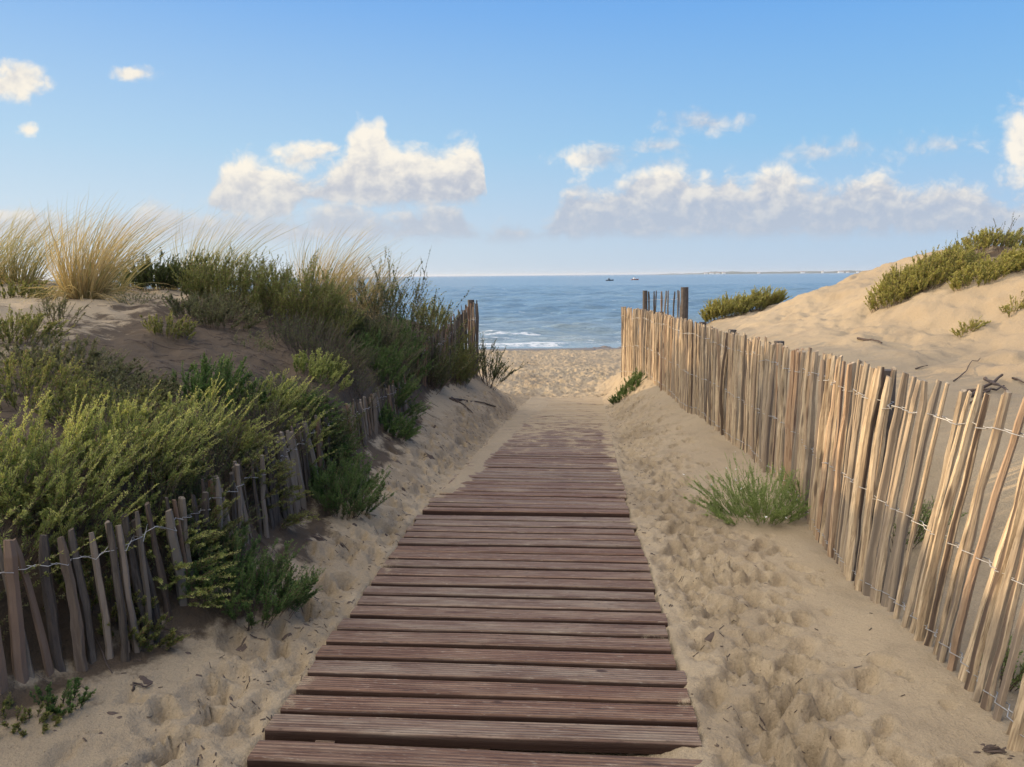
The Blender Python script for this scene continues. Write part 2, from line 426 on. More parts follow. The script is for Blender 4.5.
# ------------------------------------------------------------------ terrain: one sheet of sand
# cross sections, west to east: x and height (from the eye).  The columns are
# 6 of the left dune, behind/in front of the left fence, slope, path edges, slope, in front/behind of the right fence, 6 of the right dune
ST = {
 -30: [(-14,-.3),(-9,-.5),(-6,-.8),(-4.5,-1.0),(-3.5,-1.2),(-2.9,-1.3),(-2.6,-1.4),(-2.4,-1.5),(-1.9,-1.5),(-1.2,-1.5),(.7,-1.5),(1.2,-1.5),(1.6,-1.5),(2.0,-1.5),(2.8,-1.3),(3.6,-1.0),(5,-.6),(7,-.1),(9,.2),(14,.4)],
 0:   [(-14,-.1),(-9,-.2),(-6,-.45),(-4.5,-.6),(-3.6,-.75),(-3.2,-.85),(-3.0,-1.0),(-2.8,-1.4),(-2.0,-1.5),(-1.2,-1.54),(.7,-1.54),(1.2,-1.5),(1.6,-1.48),(2.0,-1.5),(2.8,-1.3),(3.6,-1.0),(5,-.6),(7,-.1),(9,.2),(14,.4)],
 2.0: [(-14,0),(-9,-.1),(-6,-.4),(-4,-.65),(-3.2,-.78),(-2.75,-.9),(-2.55,-1.0),(-2.35,-1.46),(-1.6,-1.55),(-1.0,-1.58),(.65,-1.59),(1.15,-1.55),(1.62,-1.52),(2.0,-1.53),(2.7,-1.33),(3.5,-1.02),(4.8,-.7),(6.4,-.3),(8.4,.15),(14,.4)],
 2.6: [(-14,.1),(-9,0),(-6,-.3),(-4,-.55),(-3,-.72),(-2.4,-.87),(-2.05,-1.0),(-1.86,-1.48),(-1.45,-1.56),(-.95,-1.6),(.68,-1.61),(1.2,-1.58),(1.7,-1.57),(2.0,-1.58),(2.7,-1.35),(3.5,-1.02),(4.6,-.72),(6,-.3),(8,.15),(14,.4)],
 3.4: [(-14,.1),(-9,0),(-6,-.25),(-4,-.5),(-3,-.68),(-2.1,-.85),(-1.6,-.98),(-1.40,-1.45),(-1.15,-1.56),(-.88,-1.64),(.72,-1.64),(1.25,-1.62),(1.76,-1.64),(2.05,-1.6),(2.7,-1.35),(3.5,-1.0),(4.6,-.7),(5.8,-.3),(8,.15),(14,.4)],
 4.9: [(-14,.1),(-9,.05),(-6,-.2),(-4,-.42),(-3,-.6),(-2,-.8),(-1.52,-.96),(-1.33,-1.45),(-1.0,-1.57),(-.68,-1.68),(.82,-1.7),(1.4,-1.68),(2.0,-1.7),(2.3,-1.65),(2.9,-1.25),(3.6,-.95),(4.7,-.68),(5.6,-.3),(7,.1),(14,.4)],
 7.6: [(-14,.05),(-9,.05),(-6,-.08),(-4,-.2),(-3,-.35),(-2,-.65),(-1.4,-.98),(-1.18,-1.47),(-.8,-1.66),(-.45,-1.88),(1.03,-1.92),(1.6,-1.84),(2.32,-1.76),(2.6,-1.6),(3.05,-1.15),(3.5,-.86),(4.7,-.66),(5.4,-.28),(6.2,.05),(14,.4)],
 10.2:[(-14,0),(-9,0),(-6,-.1),(-4,-.2),(-3,-.28),(-2,-.5),(-1.35,-.85),(-1.08,-1.5),(-.6,-1.75),(-.15,-2.08),(1.3,-2.12),(1.75,-1.95),(2.25,-1.72),(2.5,-1.6),(3.0,-1.1),(3.5,-.86),(4.3,-.58),(5.1,-.1),(6,.12),(14,.4)],
 12.6:[(-14,-.1),(-9,-.2),(-6,-.3),(-4,-.4),(-3,-.5),(-1.6,-.75),(-.9,-1.0),(-.62,-1.7),(-.2,-2.0),(.1,-2.3),(1.56,-2.32),(1.95,-2.1),(2.33,-1.76),(2.6,-1.6),(3.1,-1.15),(3.6,-.88),(4.4,-.55),(5.2,-.27),(6.5,0),(14,.3)],
 14.3:[(-14,-.8),(-9,-.9),(-6,-1),(-4,-1.1),(-3,-1.2),(-1.6,-1.5),(-.9,-1.75),(-.6,-1.9),(-.1,-2.25),(.3,-2.42),(1.75,-2.45),(2.05,-2.25),(2.3,-1.85),(2.6,-1.65),(3.2,-1.2),(3.8,-.82),(5,-.6),(6.5,-.4),(8,-.3),(14,-.2)],
 16.5:[(-14,-2),(-9,-2.1),(-6,-2.2),(-4,-2.3),(-3,-2.35),(-1.6,-2.45),(-.9,-2.5),(-.6,-2.52),(-.1,-2.55),(.5,-2.6),(1.9,-2.6),(2.1,-2.5),(2.3,-2.2),(2.8,-2.0),(3.5,-1.6),(4.2,-1.4),(5.5,-1.2),(7,-1.1),(9,-1.0),(14,-.9)],
}
for yy, zz in ((19.5, -2.72), (24, -2.92), (30, -3.2), (36.5, -3.52), (40, -3.75), (48, -4.2), (70, -5.2), (140, -8)):
    base = [-14,-9,-6,-4,-3,-1.6,-.9,-.6,-.1,.5,1.9,2.1,2.3,2.8,3.5,4.2,5.5,7,9,14]
    ST[yy] = [(x, zz + (max(0, x - 2) * .05 if yy == 19.5 else 0)) for x in base]
KY = np.array(sorted(ST), float)
KX = np.array([[p[0] for p in ST[k]] for k in sorted(ST)]); KZ = np.array([[p[1] for p in ST[k]] for k in sorted(ST)])

def colinterp(Y):
    """x and z of the twenty columns at each Y (smooth in Y)"""
    xs = np.stack([np.interp(Y, KY, KX[:, i]) for i in range(20)], 1)
    zs = np.stack([np.interp(Y, KY, KZ[:, i]) for i in range(20)], 1)
    return xs, zs

def base_height(X, Y):
    """grid heights without relief; X (nx,), Y (ny,) -> (ny,nx)"""
    out = np.zeros((len(Y), len(X)))
    acc = 0
    for dy, w in ((-.15, .25), (0, .5), (.15, .25)):
        xs, zs = colinterp(Y + dy)
        for k in range(len(Y)):
            z = np.zeros(len(X))
            for dx, wx in ((-.07, .25), (0, .5), (.07, .25)):
                z += wx * np.interp(X + dx, xs[k], zs[k])
            out[k] += w * z
    return out

def path_dir(Y):
    """centre line and half width of the boardwalk"""
    cx = np.interp(Y, [0, 2.36, 5.5, 15.3, 20], [-.30, -.13, .10, 1.10, 1.58])
    hw = np.interp(Y, [2.36, 5.5, 15.3], [.77, .76, .74])
    return cx, hw
JOIN = 5.42      # where the second run of boards starts
def board_z(Y):
    return np.interp(Y, [0, 2.43, 5.3, 7.6, 10.2, 12.6, 15.3, 16.5], [-1.525, -1.598, -1.715, -1.895, -2.10, -2.315, -2.50, -2.59]) + .012

XA = np.concatenate([-np.geomspace(500, 16, 26), np.linspace(-15.5, -7.2, 64), np.linspace(-7.1, -3.03, 110), np.linspace(-3, 3, 300), np.linspace(3.03, 8, 150), np.linspace(8.1, 15.5, 60), np.geomspace(16, 500, 26)])
YA = np.concatenate([np.linspace(-60, -4, 24), np.linspace(-3.5, 1.0, 40), np.linspace(1.02, 6, 300), np.linspace(6.02, 10, 160), np.linspace(10.03, 17, 190), np.linspace(17.06, 26, 150), np.linspace(26.1, 41, 110), np.geomspace(41.5, 160, 30)])
GZ = base_height(XA, YA)
XX, YY = np.meshgrid(XA, YA)
cxs, zcs = colinterp(YA)
XLF = cxs[:, 7][:, None]; XRF = cxs[:, 12][:, None]; XLS = cxs[:, 8][:, None]
CX, HW = path_dir(YA); CX = CX[:, None]; HW = HW[:, None]
onpath = sstep(XX, XLF - .05, XLF + .3) * (1 - sstep(XX, XRF - .35, XRF)) * (1 - sstep(YY, 34, 37))
beach = sstep(YY, 14.0, 17.5) * (1 - sstep(YY, 34, 37))
dune = 1 - np.maximum(onpath, beach)
rise = sstep(-XX, 6.5, 10) * (1 - sstep(-XX, 14, 30)) * sstep(YY, 1, 4) * (1 - sstep(YY, 9, 12)) * .30  # left dune heightened out of view to shade the ground on the right
near = np.clip(1 - np.abs(XX) / 60, 0, 1)
rel = dune * (fbm(XX * .9, YY * .9, 4, 3) * .10 + fbm(XX * 4, YY * 4, 3, 5) * .018) * (1 - sstep(YY, 30, 40))
rel += dune * sstep(XX, 3.2, 4.4) * (fbm(XX * 2.2 + YY * .6, YY * .9, 4, 9) * .14 - .10 * np.abs(fbm(XX * 1.7 + YY * .8, YY * 1.2, 4, 13)) + fbm(XX * 9, YY * 5, 4, 19, .6) * .044)   # slumped, wind-cut face
tramp = np.clip(1.15 - np.abs(np.abs(XX - CX) - HW - .22) / .75, 0, 1) * (.55 + .45 * sstep(fbm(XX * 1.6, YY * 1.2, 3, 25), -.3, .3))
rel += onpath * (fbm(XX * 2.6, YY * 2.0, 3, 21) * .022 + tramp * (fbm(XX * 12, YY * 14, 4, 22, .65) * .016 - .014 * np.abs(fbm(XX * 20, YY * 24, 3, 23))))
rel += dune * (1 - sstep(XX, 1, 2)) * (np.abs(fbm(XX * 2.4, YY * 2.4, 4, 27)) * .07 + fbm(XX * 9, YY * 9, 3, 28) * .016) * (1 - sstep(YY, 14, 18))
rel += beach * (fbm(XX * 1.1, YY * 1.1, 4, 31) * .09 + fbm(XX * 4.5, YY * 3.5, 4, 33, .6) * .085)
far = sstep(np.abs(XX), 16, 60) * (1 - sstep(YY, 12, 22))
rel += far * fbm(XX * .05, YY * .05, 3, 41) * 1.0
rise2 = .20 * sstep(XX, 5.0, 6.4) * (1 - sstep(XX, 10, 20)) * sstep(YY, 6.5, 8.5) * (1 - sstep(YY, 12.5, 14.5))
GZ = GZ + rel + rise + rise2

# footprints: pressed ovals with a pushed-up rim
def dent(x, y, l, w, a, dep):
    r = l * 1.9
    i0, i1 = np.searchsorted(YA, y - r), np.searchsorted(YA, y + r)
    j0, j1 = np.searchsorted(XA, x - r), np.searchsorted(XA, x + r)
    if i1 <= i0 or j1 <= j0: return
    dx = XX[i0:i1, j0:j1] - x; dy = YY[i0:i1, j0:j1] - y
    u = (dx * math.cos(a) + dy * math.sin(a)) / w; v = (-dx * math.sin(a) + dy * math.cos(a)) / l
    q = np.sqrt(u * u + v * v)
    GZ[i0:i1, j0:j1] += dep * (-1.0 * (1 - sstep(q, .74, 1.0)) + .42 * np.exp(-((q - 1.15) / .22) ** 2) * (.6 + .4 * np.sign(v) * .8))
for k in range(2600):
    y = 1.3 + (rnd.random() ** 1.25) * 22
    c, h = path_dir(y)
    side = rnd.random()
    if y > 14.5: x = c + rnd.uniform(-3.2, 1.6)
    elif side < .55: x = c + h + abs(rnd.gauss(.28, .26)) + .02
    else: x = c - h - abs(rnd.gauss(.12, .22)) + .05
    s = rnd.uniform(.40, .95)
    dent(x, y, .125 * s, .052 * s * rnd.uniform(.8, 1.4), rnd.gauss(-.08, .45), rnd.uniform(.016, .044))
for k in range(3200):        # crumbs and scuffs
    y = 1.3 + (rnd.random() ** 1.2) * 20
    c, h = path_dir(y)
    x = c + rnd.choice((-1, 1)) * (h + abs(rnd.gauss(.2, .4)))
    s = rnd.uniform(.25, .7)
    dent(x, y, .06 * s, .05 * s, rnd.uniform(0, 3), rnd.uniform(-.014, .022))

# bed of the boards: sunk under the first run, half drifted over on the second
BZ = board_z(YA)[:, None]
inside = sstep(XX, CX - HW - .03, CX - HW + .03) * (1 - sstep(XX, CX + HW - .03, CX + HW + .03)) * (YY < 15.6) * (YY > 0.9)
u = (XX - CX) / HW
bedn = fbm(XX * 7, YY * 7, 4, 51)
drift = sstep(YY, 9.0, 15.2) * .014 + (1 - sstep(u, -1.05, -.45 + .25 * sstep(YY, 7, 13))) * sstep(YY, 4.2, 6.6) * .046 - .024 + (1 - sstep(YY, 14.0, 14.1)) * -.004
drift = drift + (1 - sstep(u, -1.0, -.3 - .1 * np.sin(YY * 1.7))) * sstep(YY, 5.6, 8.5) * .012
bed = np.where(YY < JOIN + .6, -.085, np.minimum(drift, .010) + bedn * .010)
bed = np.where(YY < 2.42, .022 * bedn + .012 * fbm(XX * 25, YY * 25, 3, 52) - .080 + .074 * sstep(XX, .30, .72), bed)
edge_side = (np.abs(u) > .93)
GZ = GZ * (1 - inside) + (BZ + bed) * inside
# the sand beside the boards lies flush with their tops
band = np.exp(-((np.abs(XX - CX) - HW) / .16) ** 2) * (1 - inside) * (YY < 15) * (YY > 1.0)
GZ = GZ * (1 - band * .75) + (BZ - .004 + bedn * .012 + sstep(YY, 6, 12) * .008) * band * .75

def ground_rel(x, y):
    j = int(np.clip(np.searchsorted(XA, x) - 1, 0, len(XA) - 2)); i = int(np.clip(np.searchsorted(YA, y) - 1, 0, len(YA) - 2))
    tx = (x - XA[j]) / (XA[j + 1] - XA[j]); ty = (y - YA[i]) / (YA[i + 1] - YA[i])
    tx = min(1, max(0, tx)); ty = min(1, max(0, ty))
    return float((GZ[i, j] * (1 - tx) + GZ[i, j + 1] * tx) * (1 - ty) + (GZ[i + 1, j] * (1 - tx) + GZ[i + 1, j + 1] * tx) * ty)
def ground(x, y): return ground_rel(x, y) + EYE

ny, nx = GZ.shape
mb = MB()
idx = np.arange(ny * nx).reshape(ny, nx)
F = np.stack([idx[:-1, :-1], idx[:-1, 1:], idx[1:, 1:], idx[1:, :-1]], -1).reshape(-1, 4)
mb.add(np.stack([XX, YY, GZ + EYE], -1), F)
ground_o = mb.build('ground', M_SAND, None, smooth=True)
tag(ground_o, kind='structure')
# where dead leaves and humus lie: under the left dune's scrub
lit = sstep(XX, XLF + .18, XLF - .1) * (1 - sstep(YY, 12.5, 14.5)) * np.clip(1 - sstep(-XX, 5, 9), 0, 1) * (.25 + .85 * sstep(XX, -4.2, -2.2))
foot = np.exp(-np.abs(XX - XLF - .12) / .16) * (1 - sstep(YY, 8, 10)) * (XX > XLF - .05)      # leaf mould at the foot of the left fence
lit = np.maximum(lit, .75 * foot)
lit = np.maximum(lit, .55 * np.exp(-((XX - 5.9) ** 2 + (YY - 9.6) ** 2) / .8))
trod = np.maximum(tramp * onpath * (1 - inside), .55 * beach) * (1 - sstep(YY, 30, 34))
ta = ground_o.data.attributes.new('trod', 'FLOAT', 'POINT')
ta.data.foreach_set('value', trod.astype(np.float32).ravel())
lat = ground_o.data.attributes.new('litter', 'FLOAT', 'POINT')
lat.data.foreach_set('value', lit.astype(np.float32).ravel())

# ------------------------------------------------------------------ sea
def sea_mat():
    m, g, b = material('sea_water')
    co = obj_co(g)
    fo = g.n('ShaderNodeAttribute', attribute_name='foam').outputs['Fac']
    sep = g.n('ShaderNodeSeparateXYZ'); g.put(sep.inputs[0], co)
    sh = g.ss(sep.outputs[1], 37.0, 75.0)
    st = g.vm('MULTIPLY', co, (.25, 1.0, 1))
    patch = g.noise(g.vm('MULTIPLY', co, (.012, .05, 1)), 1, 4, .6)
    c = g.mix(sh, (.24, .29, .30), (.14, .225, .295))
    c = g.mix(g.m('MULTIPLY', g.ss(patch, .4, .65), .5), c, (.18, .275, .34))
    fn = g.noise(g.vm('MULTIPLY', co, (1.0, 2.2, 1)), 2.0, 6, .68, .6)
    f = g.ss(g.m('ADD', g.m('MULTIPLY', fo, 1.25), g.m('MULTIPLY_ADD', fn, 1.8, -.9)), .50, .72)
    # small whitecaps further out
    cap = g.m('MULTIPLY', g.ss(g.noise(g.vm('MULTIPLY', co, (.35, 1.6, 1)), 1.0, 5, .65), .655, .70), g.ss(sep.outputs[1], 42, 60, 0.0, .65))
    ff = g.m('MAXIMUM', f, cap)
    g.put(b.inputs['Base Color'], g.mix(ff, c, (.62, .64, .65)))
    g.put(b.inputs['Roughness'], g.m('MULTIPLY_ADD', ff, .5, .26))
    b.inputs['IOR'].default_value = 1.33
    w1 = g.noise(g.vm('MULTIPLY', co, (.7, 2.2, 1)), 1.3, 5, .62, .3)
    w2 = g.noise(g.vm('MULTIPLY', co, (.10, .33, 1)), 1.0, 5, .65, .2)
    w3 = g.noise(g.vm('MULTIPLY', co, (.012, .04, 1)), 1.0, 6, .7, .2)
    n = g.bump(w1, .75, .20, g.bump(w2, .8, .8, g.bump(w3, .45, 3.0)))
    g.put(b.inputs['Normal'], n)
    return m
rows = np.concatenate([np.arange(33.0, 52, .09), np.geomspace(52, 260, 330), np.geomspace(264, 30000, 60)])
us = np.concatenate([-np.geomspace(2.4, 1.02, 14), np.linspace(-1, 1, 560), np.geomspace(1.02, 2.4, 14)])
SY, SU = np.meshgrid(rows, us, indexing='ij')
SX = SU * (SY * .80 + 6)
sz = np.zeros_like(SX)
wr = np.random.default_rng(4)
for k in range(46):
    L = float(np.exp(wr.uniform(math.log(.9), math.log(14))))
    a = wr.normal(0, .42); ph = wr.uniform(0, 6.28)
    kx, ky = 2 * math.pi / L * math.sin(a), 2 * math.pi / L * math.cos(a)
    amp = .0105 * L ** .72
    keep = 1 - sstep(np.gradient(rows)[:, None] * np.ones_like(SX), L / 6, L / 3)
    arg = kx * SX + ky * SY + ph + 1.2 * fbm(SX * .07, SY * .07, 2, 60 + k % 5)
    sz += amp * keep * (np.sin(arg) + .25 * np.sin(2 * arg + 1.3))
shore = 36.6 + 1.0 * fbm(SX * .12, SX * 0, 3, 71) * 1.2
depth = sstep(SY, shore, shore + 9)
sz = sz * (.12 + .88 * depth)
# two small breakers
foam = np.zeros_like(SX)
for yb, hb_, k in ((42.2, .20, 0), (47.5, .17, 3), (39.3, .09, 7)):
    yc = yb + .9 * fbm(SX * .10, SX * 0 + k, 3, 80 + k) * 1.6
    on = sstep(fbm(SX * .16 + k, SX * 0 + 3 * k, 3, 90 + k), -.25, .30)
    d = SY - yc
    sz += on * hb_ * np.exp(-np.where(d < 0, (d / .45) ** 2, (d / 1.3) ** 2))
    foam = np.maximum(foam, on * (.95 * np.exp(-((d + .75) / .9) ** 2) + .85 * np.exp(-((d - .15) / .35) ** 2)))
foam = np.maximum(foam, .55 * np.exp(-((SY - shore - .2) / .5) ** 2))
foam = foam * .54
foam = np.maximum(foam, .30 * sstep(SY, shore, shore + .5) * (1 - sstep(SY, 41, 46)))
mb = MB()
ny_, nx_ = SX.shape
idx = np.arange(ny_ * nx_).reshape(ny_, nx_)
mb.add(np.stack([SX, SY, sz - .0], -1), np.stack([idx[:-1, :-1], idx[:-1, 1:], idx[1:, 1:], idx[1:, :-1]], -1).reshape(-1, 4))
sea = mb.build('sea', sea_mat(), None, smooth=True)
fa = sea.data.attributes.new('foam', 'FLOAT', 'POINT'); fa.data.foreach_set('value', foam.astype(np.float32).ravel())
tag(sea, kind='structure')

# ------------------------------------------------------------------ far shore, its buildings, the moored boats
M_COAST = simple_mat('far_woodland', (.10, .12, .10), .9)
M_LIME = simple_mat('limewash', (.78, .76, .70), .8, var=.1)
M_TILE = simple_mat('clay_tile', (.32, .15, .09), .8)
ISL_Y = 6200.0
p0 = at(652, 273, ISL_Y).x; p1 = at(930, 273, ISL_Y).x
n = 220
xs = np.linspace(p0, p1, n)
prof = 7 + 9 * sstep(xs, p0 + 250, p0 + 600) + 8 * fbm(xs / 130, xs * 0, 4, 7) + 6 * np.maximum(0, fbm(xs / 30, xs * 0, 3, 8))
prof = np.maximum(prof * sstep(xs, p0, p0 + 180), .5)
mb = MB()
V = np.concatenate([np.stack([xs, 0 * xs + ISL_Y - 60, 0 * xs - 1], 1), np.stack([xs, 0 * xs + ISL_Y - 10, prof * .8], 1), np.stack([xs, 0 * xs + ISL_Y + 120, prof], 1), np.stack([xs, 0 * xs + ISL_Y + 700, 0 * xs - 1], 1)])
i = np.arange(n - 1)
F = np.concatenate([np.stack([r * n + i, r * n + i + 1, (r + 1) * n + i + 1, (r + 1) * n + i], 1) for r in range(3)])
mb.add(V, F)
coast = mb.build('hills', M_COAST, None); tag(coast, kind='structure')
bld = [(706, 26, 9), (712, 34, 11), (718, 30, 10), (724, 26, 12), (759, 20, 10), (803, 30, 12), (823, 16, 15), (841, 42, 12), (848, 20, 9), (858, 16, 10)]
words = ['leftmost white building on the far shore', 'long low white building second from the left on the far shore', 'white building in the middle of the left cluster on the far shore', 'white building at the right end of the left cluster on the far shore',
         'lone small white building between the two far shore clusters', 'broad white building left of the tall narrow one on the far shore', 'tall narrow white building on the far shore', 'longest white building on the far shore, right of the tall one',
         'small white building just right of the longest one on the far shore', 'rightmost small white building on the far shore']
for (px, w, h), wd in zip(bld, words):
    x = at(px, 273, ISL_Y - 80).x
    r = empty('waterside_building', (x, ISL_Y - 80, .5), wd, 'building', 'white buildings along the far shore')
    mb = MB(); a = w / 2; dpt = 10
    V = [(-a, 0, 0), (a, 0, 0), (a, dpt, 0), (-a, dpt, 0), (-a, 0, h), (a, 0, h), (a, dpt, h), (-a, dpt, h)]
    mb.add(V, BOXF); mb.build('wall', M_LIME, r)
    mb = MB()
    V = [(-a - .6, -.6, h), (a + .6, -.6, h), (a + .6, dpt + .6, h), (-a - .6, dpt + .6, h), (-a - .6, dpt / 2, h + 3.2), (a + .6, dpt / 2, h + 3.2)]
    mb.add(V, np.array([[0, 1, 5, 4], [2, 3, 4, 5], [0, 3, 2, 1]])); mb.add(V, np.array([[0, 4, 3], [1, 2, 5]])); mb.build('roof', M_TILE, r)

def boat(px, py, W, hull_m, cab_m, label):
    d = ray(px, py); Y = EYE / -(d.z / d.y)
    r = empty('moored_boat', (d.x / d.y * Y, Y, 0), label, 'boat', 'boats moored offshore', rz=R(8))
    mb = MB(); n = 13
    L = W / 2
    sec = []
    for k in range(n):
        t = k / (n - 1) * 2 - 1
        bw = .85 * (1 - max(0, t) ** 2.4) * (1 - .18 * max(0, -t)) + .02
        sh_ = .62 + .28 * max(0, t) ** 2
        sec.append([(t * L, -bw, sh_), (t * L, -bw * .8, .1), (t * L, 0, -.25), (t * L, bw * .8, .1), (t * L, bw, sh_)])
    V = np.array(sec).reshape(-1, 3)
    F = [[a * 5 + b, (a + 1) * 5 + b, (a + 1) * 5 + b + 1, a * 5 + b + 1] for a in range(n - 1) for b in range(4)]
    F += [[a * 5, a * 5 + 4, (a + 1) * 5 + 4, (a + 1) * 5] for a in range(n - 1)]
    mb.add(V, np.array(F)); mb.add(V[:5], np.array([[0, 1, 2, 3, 4]]))
    mb.build('hull', hull_m, r)
    mb = MB()
    V = [(-.5 * L, -.5, .6), (.15 * L, -.5, .6), (.15 * L, .5, .6), (-.5 * L, .5, .6), (-.45 * L, -.42, 1.5), (-.05 * L, -.42, 1.5), (-.05 * L, .42, 1.5), (-.45 * L, .42, 1.5)]
    mb.add(V, BOXF); mb.build('cabin', cab_m, r)
boat(609.7, 280.8, 4.6, simple_mat('dark_blue_hull', (.03, .05, .08), .4), simple_mat('blue_grey_cabin', (.10, .14, .18), .4), 'small dark moored boat, left of the two offshore boats')
boat(635.0, 280.0, 4.8, simple_mat('red_hull', (.30, .09, .07), .4), simple_mat('white_cabin', (.75, .75, .74), .4), 'small white and reddish moored boat, right of the two offshore boats')

# ------------------------------------------------------------------ sea air
hm = bpy.data.materials.new('sea_haze'); hm.use_nodes = True
ht = hm.node_tree; ht.nodes.clear()
pv = ht.nodes.new('ShaderNodeVolumePrincipled'); pv.inputs['Color'].default_value = (.86, .92, .98, 1); pv.inputs['Density'].default_value = 7e-5; pv.inputs['Anisotropy'].default_value = .2
ho = ht.nodes.new('ShaderNodeOutputMaterial'); ht.links.new(pv.outputs[0], ho.inputs['Volume'])
mb = MB()
q_ = [(-59000, -700), (59000, -700), (59000, 31000), (-59000, 31000)]
mb.add([(a, b_, -11) for a, b_ in q_] + [(a, b_, 34) for a, b_ in q_], BOXF)
tag(mb.build('haze', hm), kind='stuff')

# ------------------------------------------------------------------ boardwalk
def board_mat():
    m, g, b = material('weathered_decking')
    r = g.n('ShaderNodeObjectInfo').outputs['Random']
    co0 = obj_co(g)
    co = g.vm('ADD', co0, g.vec(g.m('MULTIPLY', r, 37.0), g.m('MULTIPLY', r, 11.0), 0.0))
    fib = g.noise(g.vm('MULTIPLY', co, (2.2, 95, 95)), 1.0, 5, .62, .6)
    blot = g.noise(g.vm('MULTIPLY', co, (2.6, 14, 14)), 1.0, 4, .6)
    c = g.mix(g.ss(fib, .33, .68), (.100, .055, .038), (.250, .175, .128))
    c = g.mix(g.m('MULTIPLY', g.ss(blot, .42, .70), .6), c, (.31, .25, .185))
    c = g.mix(g.m('MULTIPLY', g.ss(g.m('FRACT', g.m('MULTIPLY', r, 9.7)), .1, 1.0), .75), c, g.vm('MULTIPLY', c, (.80, .62, .54)))
    c = g.mix(g.m('MULTIPLY', g.ss(g.noise(g.vm('MULTIPLY', co, (5, 20, 20)), 1, 3), .66, .74), .7), c, (.025, .02, .022))
    spk = g.noise(g.vm('MULTIPLY', co, (16, 75, 75)), 1.0, 5, .72)
    c = g.mix(g.m('MULTIPLY', g.ss(spk, .56, .68), .55), c, (.38, .32, .25))
    c = g.mix(g.m('MULTIPLY', g.ss(spk, .44, .34), .6), c, (.045, .026, .020))
    kn = g.n('ShaderNodeTexVoronoi'); g.put(kn.inputs['Vector'], g.vm('MULTIPLY', co, (3.2, 7, 7))); kn.inputs['Scale'].default_value = 1.0
    c = g.mix(g.m('MULTIPLY', g.ss(kn.outputs['Distance'], .10, .05), .8), c, (.035, .018, .014))
    # milled grooves
    sep = g.n('ShaderNodeSeparateXYZ'); g.put(sep.inputs[0], co0)
    gr = g.m('SINE', g.m('MULTIPLY', sep.outputs[1], 2 * math.pi / .0165))
    c = g.mix(g.m('MULTIPLY', g.ss(gr, -.45, -1.0), .6), c, (.035, .018, .014))
    damp_shade = g.n('ShaderNodeAttribute', attribute_name='tint').outputs['Fac']     # damp flanks, with the shade of the gaps painted into their colour
    c = g.mix(g.ss(damp_shade, .1, .8), c, (.036, .019, .014))
    # drifted sand grains, more towards the sea
    gp = g.n('ShaderNodeNewGeometry').outputs['Position']
    gs = g.n('ShaderNodeSeparateXYZ'); g.put(gs.inputs[0], gp)
    cov = g.ss(gs.outputs[1], 4.0, 14.0, .0, .29)
    ends = g.ss(g.m('MULTIPLY', g.m('ABSOLUTE', sep.outputs[0]), 1.0), .60, .76, 0.0, .10)
    sn = g.m('ADD', g.m('MULTIPLY', g.noise(gp, 5, 6, .7), .75), g.m('MULTIPLY', g.noise(gp, 260, 2, .6), .25))
    s_ = g.ss(g.m('ADD', g.m('ADD', sn, cov), ends), .63, .76)
    c = g.mix(s_, c, (.33, .262, .175))
    g.put(b.inputs['Base Color'], c)
    g.put(b.inputs['Roughness'], g.m('MULTIPLY_ADD', s_, .25, .58))
    b.inputs['Specular IOR Level'].default_value = .2
    g.put(b.inputs['Normal'], g.bump(fib, .8, .004, g.bump(gr, .5, .0035)))
    return m
M_BOARD = board_mat()
def board_mesh(seed, W, dep=.110, th=.045):
    rr = np.random.default_rng(seed)
    n = 28
    x = np.linspace(-W, W, n)
    wav = fbm(x * 1.4, x * 0 + seed * 3.3, 2, seed) * .004
    e1 = fbm(x * 6, x * 0 + seed * 1.7, 3, seed + 5) * .0028; e2 = fbm(x * 6, x * 0 + seed * 2.9, 3, seed + 9) * .0028
    cup = fbm(x * 2, x * 0 + seed, 2, seed + 2) * .0018
    c = .007
    ring = [(-dep / 2, -th), (-dep / 2, -c), (-dep / 2 + c, 0), (0, -.0008), (dep / 2 - c, 0), (dep / 2, -c), (dep / 2, -th)]
    V = []
    for k in range(n):
        for (yy, zz) in ring:
            V.append((x[k], yy + wav[k] + (e1[k] if yy < 0 else e2[k] if yy > 0 else 0), zz + cup[k]))
    m_ = len(ring)
    F = [[a * m_ + b, (a + 1) * m_ + b, (a + 1) * m_ + (b + 1) % m_, a * m_ + (b + 1) % m_] for a in range(n - 1) for b in range(m_)]
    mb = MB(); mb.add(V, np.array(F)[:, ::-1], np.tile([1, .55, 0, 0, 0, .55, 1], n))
    mb.add(np.array(V[:m_]), np.arange(m_)[None, :], .5); mb.add(np.array(V[-m_:]), np.arange(m_)[None, ::-1])
    return mb.mesh('board', M_BOARD)
